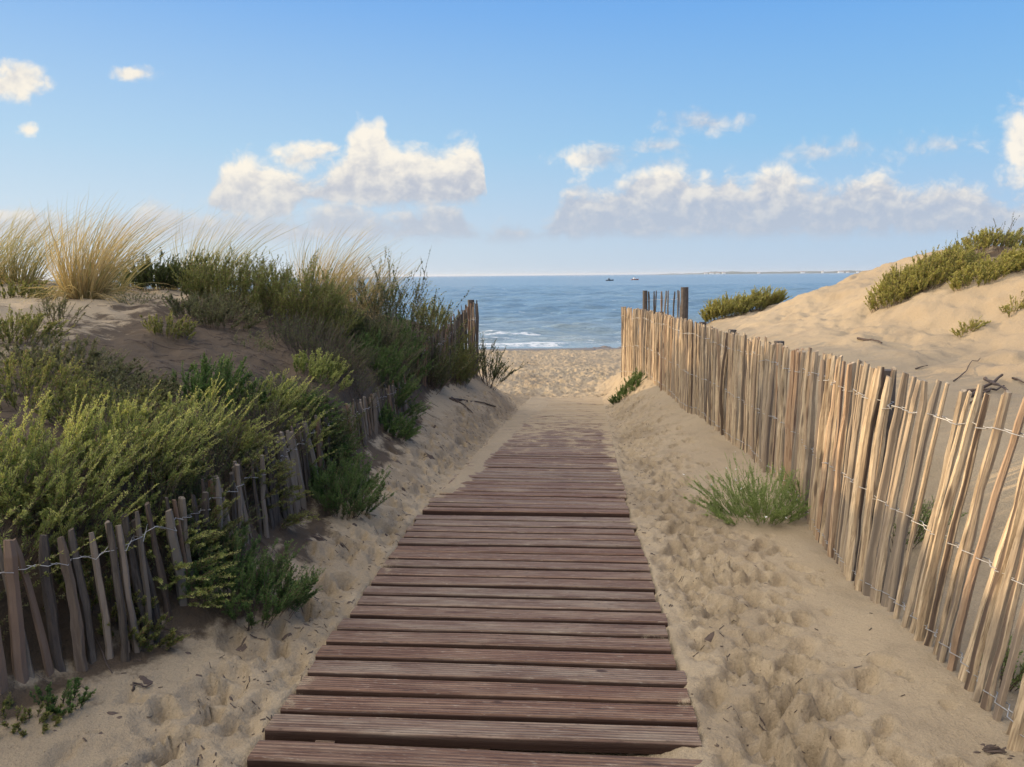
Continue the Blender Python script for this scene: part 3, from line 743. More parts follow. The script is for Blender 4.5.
def boardwalk(y0, y1, pitch, label, seed):
    cx0, _ = path_dir(y0)
    root = empty('boardwalk', (cx0, y0, float(board_z(y0)) + EYE), label, 'boardwalk')
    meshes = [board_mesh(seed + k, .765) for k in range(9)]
    y = y0; k = 0
    while y < y1:
        cx, hw = path_dir(y)
        cx2, _ = path_dir(y + .3); cxm, _ = path_dir(y - .3)
        ang = -math.atan2(cx2 - cxm, .6)
        o = bpy.data.objects.new('board', meshes[k % 9]); C.objects.link(o); o.parent = root
        o.location = (cx - cx0 + rnd.gauss(0, .007), y - y0, float(board_z(y)) - float(board_z(y0)) + rnd.gauss(0, .0018))
        slope = math.atan2(float(board_z(y + .1)) - float(board_z(y - .1)), .2)
        o.rotation_euler = (slope + rnd.gauss(0, .012), rnd.gauss(0, .0016), ang + rnd.gauss(0, .0035))
        o.scale = (float(hw) / .765 * rnd.uniform(.992, 1.005), rnd.uniform(.93, 1.05), 1)
        if rnd.random() < .5: o.scale.x *= -1; o.scale.y *= -1
        y += pitch * rnd.uniform(.96, 1.05); k += 1
    # bearers under the boards
    for off in (-.55, 0, .55):
        mb = MB(); ys = np.linspace(y0 - .05, min(y1, 16) - .05, 14)
        c_, _ = path_dir(ys); z_ = board_z(ys) - .034
        for q in range(13):
            a = [(c_[q] + off - .035, ys[q], z_[q] - .05), (c_[q] + off + .035, ys[q], z_[q] - .05), (c_[q + 1] + off + .035, ys[q + 1], z_[q + 1] - .05), (c_[q + 1] + off - .035, ys[q + 1], z_[q + 1] - .05)]
            V = np.array(a + [(p[0], p[1], p[2] + .049) for p in a]) - np.array([cx0, y0, float(board_z(y0))])
            mb.add(V, BOXF)
        mb.build('bearer', M_BOARD, root)
    return root
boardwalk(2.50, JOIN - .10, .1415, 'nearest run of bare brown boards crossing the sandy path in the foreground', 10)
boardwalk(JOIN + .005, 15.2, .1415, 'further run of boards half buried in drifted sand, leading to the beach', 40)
# the last board of another run, almost drifted over, at the viewer's feet
r = empty('boardwalk', (-.32, 2.335, float(board_z(2.335)) + EYE - .012), 'lone board end half covered by sand at the bottom edge of the photo', 'boardwalk')
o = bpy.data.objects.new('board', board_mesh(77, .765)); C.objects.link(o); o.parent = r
o.location = (.19, 0, 0); o.rotation_euler = (0, .006, -.078)
o = bpy.data.objects.new('board', o.data); C.objects.link(o); o.parent = r
o.location = (.17, -.15, -.004); o.rotation_euler = (0, .004, -.07)

# ------------------------------------------------------------------ cleft chestnut fences
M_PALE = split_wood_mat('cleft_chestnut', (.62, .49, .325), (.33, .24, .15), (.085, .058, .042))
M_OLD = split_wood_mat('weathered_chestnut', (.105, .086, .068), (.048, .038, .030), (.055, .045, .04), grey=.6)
M_POST = simple_mat('dark_post', (.085, .07, .06), .85, var=.4, scale=14)
M_WIRE = simple_mat('galvanised_wire', (.55, .54, .52), .5, .7, var=.2)

def pale_geo(seed, length=1.0, w=.040):
    """a cleft stake: uneven wedge section, bent and twisted along its length; tint = 1 on its bark side"""
    rr = np.random.default_rng(seed)
    n = 13
    kind = seed % 3
    if kind == 0: sec = [(-.5, -.22), (.1, -.42), (.5, -.12), (.42, .26), (-.05, .36), (-.46, .2)]
    elif kind == 1: sec = [(-.5, -.05), (-.12, -.46), (.44, -.2), (.5, .1), (.1, .34), (-.4, .3)]
    else: sec = [(-.48, -.3), (.05, -.3), (.5, -.26), (.46, .16), (0, .38), (-.48, .14)]
    sec = np.array(sec) * w
    t = np.linspace(0, 1, n)
    bx = np.cumsum(rr.normal(0, .0028, n)) + rr.normal(0, .010) * np.sin(t * math.pi) + rr.normal(0, .004) * np.sin(t * 7)
    by = np.cumsum(rr.normal(0, .0018, n)) + rr.normal(0, .007) * np.sin(t * math.pi)
    wid = .86 + .14 * np.sin(t * 3 + rr.uniform(0, 3)) + rr.normal(0, .05, n)
    wid[-1] *= rr.uniform(.70, .95)
    tw = rr.normal(0, .35) * t
    V = []
    for k in range(n):
        c, s_ = math.cos(tw[k]), math.sin(tw[k])
        for j, (x, y) in enumerate(sec):
            x = x * wid[k] * (1 + .10 * rr.normal() * .5); y = y * wid[k] * (1 + .1 * rr.normal() * .5)
            zt = t[k] * length + (x * rr.uniform(.1, .5) * 1 if k == n - 1 else 0)
            V.append((x * c - y * s_ + bx[k], x * s_ + y * c + by[k], zt))
    F = [[a * 6 + b, a * 6 + (b + 1) % 6, (a + 1) * 6 + (b + 1) % 6, (a + 1) * 6 + b] for a in range(n - 1) for b in range(6)]
    tint = np.tile(np.array([.1, 0, 0, .5, 1, .6]) * (1.0 if rr.random() < .8 else .4), n)
    return np.array(V), np.array(F), tint, np.arange((n - 1) * 6, n * 6)[None, :]
PALES = [pale_geo(s) for s in range(18)]
def pale_mesh(k, mat):
    V, F, t, cap = PALES[k]
    mb = MB(); mb.add(V, F, t); mb.f.append(cap)
    return mb.mesh('pale', mat)

def fence(name, label, pts, spacing, top_fn, lean_fn, mat, scale_w=1.0, jit=1.0, n_parts=96, wires=(.12, .5, .87), posts=(), gap=None, seed=1, cat='fence', pile=.22, base_fn=None, wire_r=.0016, even=.3, near_open=0.0):
    """pts: (x, y) line; top_fn(s, y) height of the tops (world); lean_fn(y) sideways and lengthwise offset of the tops"""
    rr = random.Random(seed)
    P = np.array(pts, float)
    seg = np.linalg.norm(np.diff(P, axis=0), axis=1); S = np.concatenate([[0], np.cumsum(seg)])
    tot = S[-1]
    def pos(s): return np.interp(s, S, P[:, 0]), np.interp(s, S, P[:, 1])
    x0, y0 = P[0]
    root = empty(name, (x0, y0, ground(x0, y0)), label, cat)
    org = np.array([x0, y0, ground(x0, y0)])
    s = 0.0; rows_ = []; rest = MB(); k = 0
    vm_ = [pale_mesh(q, mat) for q in range(18)]
    while s < tot:
        x, y = pos(s)
        if gap and gap(y, rr):
            s += spacing * .8; continue
        x2, y2 = pos(min(tot, s + .1)); x1, y1 = pos(max(0, s - .1))
        tx, ty = float(x2 - x1), float(y2 - y1); L = math.hypot(tx, ty); tx /= L; ty /= L
        nx_, ny_ = -ty, tx
        off = rr.gauss(0, .008 * jit)
        x += nx_ * off; y += ny_ * off
        gz = ground(x, y) if base_fn is None else base_fn(x, y)
        zb = gz - .05
        lx, ly = lean_fn(y)
        lx += rr.gauss(0, .020) * jit; lt = rr.gauss(0, .028) * jit
        top = np.array([x + lx + tx * lt, y + ly + ty * lt, top_fn(y) + rr.gauss(0, .018 * jit)])
        b_ = np.array([x, y, zb])
        d = top - b_; ln = np.linalg.norm(d); d /= ln
        yaw = math.atan2(ty, tx) + rr.gauss(0, .75) + (math.pi if rr.random() < pile else 0)
        q = Vector((0, 0, 1)).rotation_difference(Vector(d)) @ Quaternion((0, 0, 1), yaw)
        w = rr.uniform(.68, 1.22) * scale_w
        vi = rr.randrange(18)
        rows_.append((s, b_, top, np.array([nx_, ny_, 0.0])))
        if k < n_parts:
            o = bpy.data.objects.new('pale', vm_[vi]); C.objects.link(o); o.parent = root
            o.location = b_ - org; o.rotation_mode = 'QUATERNION'; o.rotation_quaternion = q
            o.scale = (w, w, ln)
        else:
            V, F, t, cap = PALES[vi]
            Mq = np.array(q.to_matrix())
            VV = (V * np.array([w, w, ln])) @ Mq.T + b_ - org
            rest.add(VV, F, t); rest.f.append(cap + rest.nv - len(V))
        k += 1
        s += spacing * rr.uniform(1 - even, 1 + even) * (1.0 + near_open * max(0.0, min(1.0, (4.4 - y) / 1.0)))
    if rest.nv:
        tag(rest.build('pale', mat, root), kind='stuff')
    for f in wires:
        mb = MB()
        for ph in (0, 1):
            pl = []
            for i, (s_, b_, t_, nn) in enumerate(rows_):
                h = f * (t_ - b_) + b_ + np.array([0, 0, .012 * math.sin(s_ * 3 + f * 9)])
                side = .024 if (i + ph) % 2 else -.024
                if ph: side = -.024 if (i % 2) else .024
                pl.append(h + nn * (side if False else (.024 if ph else -.024)) + np.array([0, 0, .002 * (1 if ph else -1)]))
                if i + 1 < len(rows_):
                    b2, t2 = rows_[i + 1][1], rows_[i + 1][2]
                    h2 = f * (t2 - b2) + b2 + np.array([0, 0, .012 * math.sin(rows_[i + 1][0] * 3 + f * 9)])
                    pl.append((h + h2) / 2 + np.array([0, 0, .003 * (-1 if ph else 1)]))
            tube(mb, np.array(pl) - org, wire_r, 4)
        mb.build('wire', M_WIRE, root, smooth=True)
    for (px, py, ztop, r_) in posts:
        mb = MB()
        g0 = ground(px, py)
        n = 6
        zz = np.linspace(g0 - .05, ztop, n)
        tube(mb, np.stack([px + .004 * np.sin(zz * 9) , py + 0 * zz, zz], 1) - org, r_ * (1 + .04 * np.cos(zz * 7)), 10)
        mb.build('post', M_POST, root)
    return root

# right fence: from beside the viewer to the beach
RP = [(1.10, .9), (1.22, 1.25), (1.36, 1.55), (1.52, 1.9), (1.65, 2.25), (1.74, 2.75), (1.78, 3.3), (1.84, 4.0), (1.98, 4.8), (2.14, 5.6), (2.34, 7.6), (2.27, 9.6), (2.33, 11.3), (2.37, 12.9), (2.30, 14.6), (2.29, 15.7)]
def rtop(y): return EYE + np.interp(y, [1.5, 2.2, 3.0, 3.6, 4.2, 5.6, 7.6, 9.6, 12.9, 15.8], [-.40, -.42, -.48, -.50, -.50, -.575, -.625, -.60, -.62, -.66])
def rlean(y):
    return np.interp(y, [1.5, 2.8, 3.3, 4.1, 5, 8, 16], [.15, .15, .12, .07, .04, .0, .0]), np.interp(y, [1.5, 3.3, 4.2, 6], [-.08, -.08, -.04, 0])
rposts = []
for px, Y in ((660, 12.6), (650, 13.9), (699, 9.5), (729, 8.35), (770, 6.75), (871, 4.05)):
    xl = np.interp(Y, [p[1] for p in RP], [p[0] for p in RP]) + .11 + rlean(Y)[0] * .8
    rposts.append((xl, Y, rtop(Y) + (.005 if px != 871 else -.02), .045))
fence('paling_fence', 'long pale wooden paling fence with wires along the right of the sandy path', RP, .060, rtop, rlean, M_PALE, posts=rposts, wires=(.10, .46, .87), seed=3, scale_w=1.2, even=.16, jit=.7, pile=.3, near_open=.20, wire_r=.0022)

# short back fence behind its far end, thin pales between two dark posts
zt_ = EYE - .36
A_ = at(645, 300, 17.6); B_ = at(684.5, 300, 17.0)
fence('paling_fence', 'short open paling fence between two dark posts behind the far end of the long fence', [(A_.x, A_.y), (B_.x, B_.y)], .098, lambda y: zt_ - .02, lambda y: (0, 0), M_OLD, scale_w=1.35, jit=.6, wires=(.88, .6), posts=[(A_.x, A_.y, zt_ - .01, .055), (B_.x, B_.y, zt_ + .07, .085)], seed=5)

# left fence: buried to half its height
LP = [(-2.66, 1.7), (-2.30, 2.05), (-1.86, 2.55), (-1.55, 2.9), (-1.42, 3.3), (-1.37, 4.0), (-1.33, 4.9), (-1.25, 6.2), (-1.19, 7.6), (-1.15, 8.4)]
def ltop(y): return EYE + np.interp(y, [1.7, 2.6, 2.9, 3.4, 4.9, 6.2, 7.6, 8.4], [-.93, -.93, -.97, -.97, -.95, -1.02, -1.10, -1.08])
def lbase(x, y): return ground(x + .16, y) - .10
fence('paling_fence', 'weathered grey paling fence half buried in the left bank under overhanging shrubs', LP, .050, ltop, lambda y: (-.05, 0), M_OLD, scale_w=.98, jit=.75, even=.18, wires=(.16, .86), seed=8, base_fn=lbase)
# far left fence, taller, near the beach
FP = [(-1.17, 9.5), (-1.08, 10.3), (-.92, 11.2), (-.74, 12.2), (-.60, 12.95)]
def ftop(y): return EYE + np.interp(y, [9.5, 10.3, 11.2, 12.2, 12.95], [-.85, -.80, -.70, -.52, -.42])
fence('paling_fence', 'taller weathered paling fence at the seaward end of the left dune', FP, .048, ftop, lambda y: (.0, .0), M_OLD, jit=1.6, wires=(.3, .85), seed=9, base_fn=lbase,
      posts=[(-.68, 12.9, EYE - .40, .06)])

# ------------------------------------------------------------------ plants
def leaf(name, a, b, d, tr=.3, dry=.1): return leaf_mat(name, a, b, d, tr, dry)
M_GREEN = leaf('shrub_leaf', (.095, .125, .034), (.34, .34, .11), (.22, .15, .08), .36, .16)
M_LIGHT = leaf('plume_leaf', (.095, .155, .035), (.58, .58, .20), (.24, .17, .08), .38, .08)
M_DARK = leaf('dark_leaf', (.045, .068, .022), (.15, .18, .06), (.07, .05, .03), .25, .12)
M_TEAL = leaf('fresh_leaf', (.045, .10, .025), (.16, .24, .07), (.12, .13, .05), .3, .04)
M_GREY = leaf('scrub_leaf', (.095, .11, .05), (.26, .26, .125), (.15, .11, .07), .28, .22)
M_ROCKET = leaf('rocket_leaf', (.15, .22, .06), (.38, .45, .17), (.25, .22, .10), .35, .04)
M_OLIVE = leaf('olive_leaf', (.18, .20, .05), (.60, .56, .18), (.34, .25, .12), .45, .25)
M_STRAW = leaf('dry_grass', (.34, .24, .11), (.66, .51, .28), (.22, .22, .10), .35, .18)
M_STRAWG = leaf('green_grass_blade', (.20, .20, .08), (.50, .43, .22), (.50, .38, .2), .35, .3)
M_TWIG = simple_mat('twig_bark', (.12, .080, .055), .9, var=.4)
M_DTWIG = simple_mat('dead_twig', (.085, .060, .048), .9, var=.4)
M_PETAL = simple_mat('white_petal', (.75, .74, .72), .7, var=.05)

def stems_geo(g2, B, D, L, bend, K=7, wob=.02):
    """centre lines of many stems: bases B (n,3), unit directions D, lengths L, end bend (n,3) -> (n,K,3)"""
    t = np.linspace(0, 1, K)[None, :, None]
    P = B[:, None, :] + D[:, None, :] * (L[:, None, None] * t) + bend[:, None, :] * (t ** 2)
    w = g2.normal(0, wob, (len(B), K, 3)) * L[:, None, None]; w[:, 0] = 0
    return P + np.cumsum(w, 1) * .5

def add_stem_tubes(mb, P, r0, r1, tint=.5):
    n, K, _ = P.shape
    T = np.gradient(P, axis=1); T /= np.linalg.norm(T, axis=2)[..., None] + 1e-9
    A = np.cross(T, np.array([.3, .9, .2])); A /= np.linalg.norm(A, axis=2)[..., None] + 1e-9
    Bv = np.cross(T, A)
    rad = (r0 + (r1 - r0) * np.linspace(0, 1, K))[None, :, None]
    a = np.arange(3) * 2 * math.pi / 3
    V = np.stack([P + rad * (math.cos(q) * A + math.sin(q) * Bv) for q in a], 2)      # n,K,3,3
    base = (np.arange(n) * K * 3)[:, None, None]
    i = np.arange(K - 1)[None, :, None]; j = np.arange(3)[None, None, :]; j2 = (j + 1) % 3
    F = np.stack([base + i * 3 + j, base + i * 3 + j2, base + (i + 1) * 3 + j2, base + (i + 1) * 3 + j], -1).reshape(-1, 4)
    mb.add(V.reshape(-1, 3), F, tint)

def add_leaves(mb, g2, P, per, ll, lw, t0=.15, up=.35, droop=0.0, taper=.55, tint=None):
    """leaflets along the stems of P"""
    n, K, _ = P.shape
    t = t0 + (1 - t0) * g2.random((n, per)) ** .85
    f = t * (K - 1); i = np.minimum(f.astype(int), K - 2); fr = (f - i)[..., None]
    ar = np.arange(n)[:, None]
    O = P[ar, i] * (1 - fr) + P[ar, i + 1] * fr
    T = P[ar, i + 1] - P[ar, i]; T /= np.linalg.norm(T, axis=2)[..., None] + 1e-9
    Rn = g2.normal(0, 1, O.shape); Rn -= (Rn * T).sum(2)[..., None] * T
    Rn /= np.linalg.norm(Rn, axis=2)[..., None] + 1e-9
    D = Rn * (1 - up) + T * (up + .25) + np.array([0, 0, .12 - droop]); D /= np.linalg.norm(D, axis=2)[..., None]
    W = np.cross(D, g2.normal(0, 1, O.shape)); W /= np.linalg.norm(W, axis=2)[..., None] + 1e-9
    l = ll * g2.uniform(.55, 1.25, (n, per)) * (1 - taper * t)
    D = D * l[..., None]; W = W * (lw * g2.uniform(.7, 1.2, (n, per)))[..., None]
    V = np.stack([O, O + D * .45 + W, O + D, O + D * .45 - W], 2).reshape(-1, 3)
    F = np.arange(n * per * 4).reshape(-1, 4)
    st = (g2.random(n)[:, None] * .5 if tint is None else tint[:, None]) + .5 * t ** 2 + g2.normal(0, .07, (n, per))
    mb.add(V, F, np.repeat(np.clip(st, 0, 1).ravel(), 4))

def shrub(label, x, y, rx, ry, h, n, per=70, ll=.028, lw=.0022, spread=.55, lean=(.12, 0, 0), mat=None, name='shrub', cat='shrub', group=None,
          t0=.15, seed=None, branch=3, stem_r=.0022, stem_mat=None, flat=.0, droop=0.0, taper=.55, hvar=.35, flowers=0, up=.35, plumes=0):
    g2 = np.random.default_rng(seed if seed is not None else int(abs(x * 977 + y * 131)) + 5)
    gz = ground(x, y)
    root = empty(name, (x, y, gz), label, cat, group)
    a = g2.uniform(0, 2 * math.pi, n); q = np.sqrt(g2.random(n))
    ox, oy = q * np.cos(a), q * np.sin(a)
    bx, by = x + ox * rx * .75, y + oy * ry * .75
    bz = np.array([ground(p, s_) for p, s_ in zip(bx, by)]) - .01
    B = np.stack([bx - x, by - y, bz - gz], 1)
    D = np.stack([ox * spread + g2.normal(0, .18, n) + lean[0], oy * spread + g2.normal(0, .18, n) + lean[1], np.ones(n) * (1 - flat) + lean[2]], 1)
    D /= np.linalg.norm(D, axis=1)[:, None]
    L = h * (1 - .35 * q ** 2) * g2.uniform(1 - hvar, 1.12, n)
    bend = np.stack([lean[0] * h * .8 + g2.normal(0, .10, n) * h, lean[1] * h * .8 + g2.normal(0, .08, n) * h, -droop * L], 1)
    P = stems_geo(g2, B, D, L, bend)
    allP = [P]
    K = P.shape[1]
    if branch:
        # side shoots carry most of the leaves
        m_ = n * branch
        par = g2.integers(0, n, m_); tt = g2.uniform(.2, .85, m_); f = tt * (K - 1); i = np.minimum(f.astype(int), K - 2)
        O = P[par, i] + (P[par, i + 1] - P[par, i]) * (f - i)[:, None]
        T = P[par, i + 1] - P[par, i]; T /= np.linalg.norm(T, axis=1)[:, None] + 1e-9
        Rn = g2.normal(0, 1, (m_, 3)); Rn[:, 2] = np.abs(Rn[:, 2]) * .4
        Db = T * .9 + Rn * .38; Db /= np.linalg.norm(Db, axis=1)[:, None]
        Lb = L[par] * (1 - tt * .75) * g2.uniform(.25, .55, m_)
        Pb = stems_geo(g2, O, Db, Lb, np.stack([lean[0] * Lb * .3, lean[1] * Lb * .3, .15 * Lb - droop * Lb], 1))
        allP.append(Pb)
    ms = MB()
    add_stem_tubes(ms, P, stem_r, stem_r * .35)
    if branch: add_stem_tubes(ms, Pb, stem_r * .5, stem_r * .25)
    ms.build('stem', stem_mat or M_TWIG, root)
    mf = MB(); ms_ = MB()
    tn = g2.random(n) * .5
    add_leaves(mf, g2, P, per, ll, lw, t0, tint=tn, taper=taper, droop=droop * .3, up=up)
    if branch: add_leaves(mf, g2, Pb, max(4, int(per * .55)), ll * .85, lw, .05, tint=tn[par], taper=taper, droop=droop * .3, up=up)
    if plumes:
        # flowering spikes standing out of the mass
        pi = g2.choice(n, plumes)
        Bp = B[pi]; Dp = D[pi] + np.array([.12, 0, .25]); Dp /= np.linalg.norm(Dp, axis=1)[:, None]
        Pp = stems_geo(g2, Bp, Dp, h * g2.uniform(.7, 1.2, plumes), np.stack([g2.normal(.14, .14, plumes) * h, g2.normal(0, .08, plumes), -g2.random(plumes) * .12 * h], 1), wob=.022)
        add_stem_tubes(ms_, Pp, stem_r, stem_r * .3)
        add_leaves(mf, g2, Pp, 170, .018, .0017, .30, tint=g2.uniform(.35, .8, plumes), taper=.5, up=.5)
        ms_.build('plume_stalk', stem_mat or M_TWIG, root)
    mf.build('foliage', mat or M_GREEN, root)
    if flowers:
        s_ = .006; mw = MB(); p = np.zeros(3)
        if True:
            for e in range(4):
                an = e * math.pi / 2 + g2.random()
                d = np.array([math.cos(an), math.sin(an), .2]) * s_ * 1.3; w = np.array([-math.sin(an), math.cos(an), 0]) * s_ * .5
                mw.add([p, p + d * .6 + w, p + d, p + d * .6 - w], [[0, 1, 2, 3]])
        fm = mw.mesh('flower', M_PETAL)
        for q_ in g2.choice(n, min(n, flowers), replace=False):
            fo = bpy.data.objects.new('flower', fm); C.objects.link(fo); fo.parent = root
            fo.location = P[q_, -1]; fo.rotation_euler = (g2.normal(0, .6), g2.normal(0, .6), g2.uniform(0, 6)); fo.scale = (1.2,) * 3
    return root

def marram(label, x, y, r, h, n, mat, wind=(.45, .06), dry_base=True, seed=1, spread=.55, w=.0032, group='marram grass tufts on the left dune'):
    g2 = np.random.default_rng(seed)
    gz = ground(x, y)
    root = empty('marram_grass', (x, y, gz), label, 'grass tuft', group)
    def blades(n, h, spread, wind, w, droop, K=9):
        a = g2.uniform(0, 2 * math.pi, n); q = np.sqrt(g2.random(n))
        bx, by = np.cos(a) * q * r * .6, np.sin(a) * q * r * .6
        bz = np.array([ground(x + p, y + s_) for p, s_ in zip(bx, by)]) - gz - .01
        B = np.stack([bx, by, bz], 1)
        D = np.stack([np.cos(a) * q * spread + g2.normal(0, .13, n), np.sin(a) * q * spread + g2.normal(0, .13, n), np.ones(n)], 1); D /= np.linalg.norm(D, axis=1)[:, None]
        L = h * g2.uniform(.5, 1.18, n)
        t = np.linspace(0, 1, K)[None, :, None]
        wv = np.stack([np.full(n, wind[0]) * g2.uniform(.4, 1.5, n), np.full(n, wind[1]) + g2.normal(0, .1, n), -droop * g2.uniform(.5, 1.4, n)], 1) * L[:, None]
        P = B[:, None] + D[:, None] * L[:, None, None] * t + wv[:, None] * t ** 2.1 + np.cumsum(g2.normal(0, .011, (n, K, 3)), 1) * L[:, None, None] * t
        T = np.gradient(P, axis=1); S = np.cross(T, g2.normal(0, 1, (n, 1, 3))); S /= np.linalg.norm(S, axis=2)[..., None] + 1e-9
        ww = (w * (1 - np.linspace(0, 1, K) ** 2 * .92))[None, :, None] * g2.uniform(.7, 1.3, (n, 1, 1))
        V = np.stack([P - S * ww, P + S * ww], 2).reshape(-1, 3)
        base = (np.arange(n) * K * 2)[:, None]; i = np.arange(K - 1)[None, :]
        F = np.stack([base + i * 2, base + i * 2 + 1, base + i * 2 + 3, base + i * 2 + 2], -1).reshape(-1, 4)
        tint = np.clip(g2.random(n)[:, None] * .7 + .3 * np.linspace(0, 1, K)[None, :], 0, 1)
        return V, F, np.repeat(tint.ravel(), 2)
    mb = MB(); mb.add(*blades(n, h, spread, wind, w, .10)); mb.build('blade', mat, root)
    if dry_base:
        mb = MB(); mb.add(*blades(int(n * .35), h * .62, 1.5, (wind[0] * .5, -.25), w, .75)); mb.build('dead_blade', M_STRAW, root)
    # seed heads on stalks
    if False:
        m2 = MB(); V, F, t = blades(7, h * 1.0, .25, (wind[0] * .8, .1), .0022, .02); m2.add(V, F, t)
        for k in range(7):
            tip = V[k * 18 + 16]; pre = V[k * 18 + 12]; d = tip - pre; d /= np.linalg.norm(d) + 1e-9
            tube(m2, [tip - d * .07, tip - d * .05, tip - d * .02, tip + d * .01], np.array([.001, .0035, .003, .0008]), 5, .9)
        m2.build('seed_head', M_STRAW, root)
    return root

def gx(px, Y, py=330):
    return at(px, py, Y).x

# ---- left dune crest
marram('large golden tuft of dry marram grass blown rightwards on the left dune crest', gx(88, 7.6), 7.6, .24, .98, 520, M_STRAW, seed=2, wind=(.34, .05), spread=.55)
marram('tuft of yellow marram grass left of the large golden tuft on the dune crest', gx(26, 9.0), 9.0, .30, .92, 300, M_STRAWG, seed=3, wind=(.50, .05))
marram('marram grass tuft cut by the left edge of the photograph', gx(-15, 8.6), 8.6, .3, .85, 260, M_STRAWG, seed=33)
marram('slender straw coloured tuft just behind and right of the large golden tuft', gx(112, 8.7), 8.7, .22, .95, 170, M_STRAWG, seed=4, wind=(.42, .0))
marram('pale marram tuft rising behind the dark low shrub', gx(205, 10.6), 10.6, .36, 1.2, 300, M_STRAWG, seed=5, wind=(.42, 0))
marram('thin pale tuft between the dark low shrub and the tall bushy green shrub', gx(172, 10.9), 10.9, .25, .62, 160, M_STRAWG, seed=55, wind=(.42, 0))
marram('orange tinged marram tuft behind the tall bushy green shrub', gx(322, 9.7), 9.7, .32, 1.05, 420, M_STRAW, seed=6, wind=(.36, 0))
marram('short dry marram tuft beside the airy leafy shrub', gx(362, 10.2), 10.2, .30, .85, 300, M_STRAW, seed=7, wind=(.36, 0))
shrub('low dark green shrub on the crest right of the large golden grass tuft', gx(165, 9.6), 9.6, .60, .40, .50, 190, 80, .034, .0055, mat=M_DARK, branch=3, spread=.8)
shrub('low green patch of shrub at the left edge under the crest', gx(22, 7.6), 7.6, .45, .30, .22, 80, 60, .026, .004, mat=M_GREEN, branch=2, spread=1.0)
shrub('bushy upright green shrub on the dune top, left one of the tall pair', gx(235, 8.3), 8.3, .62, .50, .66, 190, 80, .036, .0034, mat=M_GREEN, branch=3, spread=.45)
shrub('bushy upright green shrub on the dune top, right one of the tall pair', gx(300, 8.0), 8.0, .58, .50, .74, 200, 80, .036, .0034, mat=M_GREEN, branch=3, spread=.40)
shrub('low olive shrub at the foot of the tall pair on the dune', gx(215, 7.2), 7.2, .45, .35, .34, 110, 70, .030, .0034, mat=M_GREY, branch=2, spread=.8)
shrub('dark tangle of dead twigs and shaded leaves under the tall shrubs', gx(318, 7.0), 7.0, .50, .40, .42, 170, 14, .026, .003, mat=M_DARK, branch=4, spread=.8, name='dead_bush', cat='dead bush', stem_r=.003, stem_mat=M_DTWIG)
shrub('brown leafless brush between the tangle and the airy shrub', gx(368, 8.6), 8.6, .50, .40, .50, 150, 20, .028, .003, mat=M_GREY, branch=4, spread=.8, name='dead_bush', cat='dead bush', stem_r=.003, stem_mat=M_DTWIG)
shrub('tall airy shrub with small round leaves silhouetted against the sea', gx(408, 9.9), 9.9, .55, .35, 1.18, 60, 34, .030, .0085, mat=M_DARK, branch=3, spread=.75, t0=.3, stem_r=.0035, taper=.3, lean=(.05, 0, 0))
shrub('second airy leafy shrub, lower, just left of the taller one against the sea', gx(382, 10.3), 10.3, .40, .3, .95, 50, 40, .03, .006, mat=M_GREEN, branch=3, spread=.6, t0=.2, stem_r=.003)
shrub('small upright sprig on bare sand below the large golden tuft', gx(60, 6.2), 6.2, .14, .12, .34, 22, 60, .022, .0025, mat=M_GREY, branch=2, spread=.45)
shrub('small green cushion plant alone on the bare sandy slope', gx(170, 6.3), 6.3, .22, .15, .20, 60, 60, .022, .003, mat=M_GREEN, branch=2, spread=.9)
# ---- left dune, middle slope
for i, (px, Y, rx, h, lb) in enumerate((
    (15, 5.6, .45, .24, 'greyish low scrub at the left edge, halfway down the dune'), (72, 5.0, .50, .24, 'greyish low scrub below the small upright sprig'),
    (30, 4.2, .42, .28, 'greyish scrub at the left edge just above the light green plumes'), (128, 4.7, .40, .20, 'thin low scrub in the middle of the bare slope'),
    (105, 4.0, .35, .26, 'greyish scrub directly behind the largest light green plumes'))):
    shrub(lb, gx(px, Y, 380), Y, rx, .35, h, 95, 70, .024, .0026, mat=M_GREY if i % 2 else M_GREEN, branch=3, spread=.9, group='low scrub on the left slope')
# ---- plumes hanging over the near left fence
shrub('largest light green feathery bush, leaning over the near end of the left fence', gx(48, 3.12, 460), 3.12, .38, .28, .40, 130, 110, .026, .0017, mat=M_LIGHT, branch=3, hvar=.55, plumes=13, spread=.55, lean=(.16, -.02, 0))
shrub('light green feathery bush beside the largest one, its plumes leaning right', gx(125, 3.50, 450), 3.50, .30, .28, .37, 95, 110, .026, .0017, mat=M_LIGHT, branch=3, hvar=.55, plumes=13, spread=.5, lean=(.20, 0, 0))
shrub('feathery bush cut by the left edge of the photograph above the first pales', gx(-25, 2.88, 460), 2.88, .35, .3, .42, 90, 110, .026, .0017, mat=M_LIGHT, branch=3, hvar=.55, plumes=13, spread=.55, lean=(.15, 0, 0))
shrub('low dense green bush along the near left fence top, under the feathery plumes', gx(80, 2.98, 500), 2.98, .40, .12, .17, 120, 80, .024, .0022, mat=M_GREEN, branch=3, spread=.7, lean=(.12, -.10, 0))
shrub('light green feathery bush behind the fence, middle of the left bank', gx(208, 4.15, 430), 4.15, .30, .26, .34, 95, 100, .026, .0018, mat=M_LIGHT, branch=3, hvar=.55, plumes=13, spread=.5, lean=(.22, 0, 0))
shrub('dense green bush at the fence under the middle feathery plumes', gx(172, 3.5, 470), 3.5, .26, .14, .24, 80, 80, .024, .0022, mat=M_GREEN, branch=3, spread=.7, lean=(.15, -.05, 0))
shrub('light green feathery bush behind the fence, seaward of the middle one', gx(275, 5.0, 420), 5.0, .28, .28, .32, 90, 95, .026, .0019, mat=M_LIGHT, branch=3, hvar=.55, plumes=13, spread=.5, lean=(.22, 0, 0))
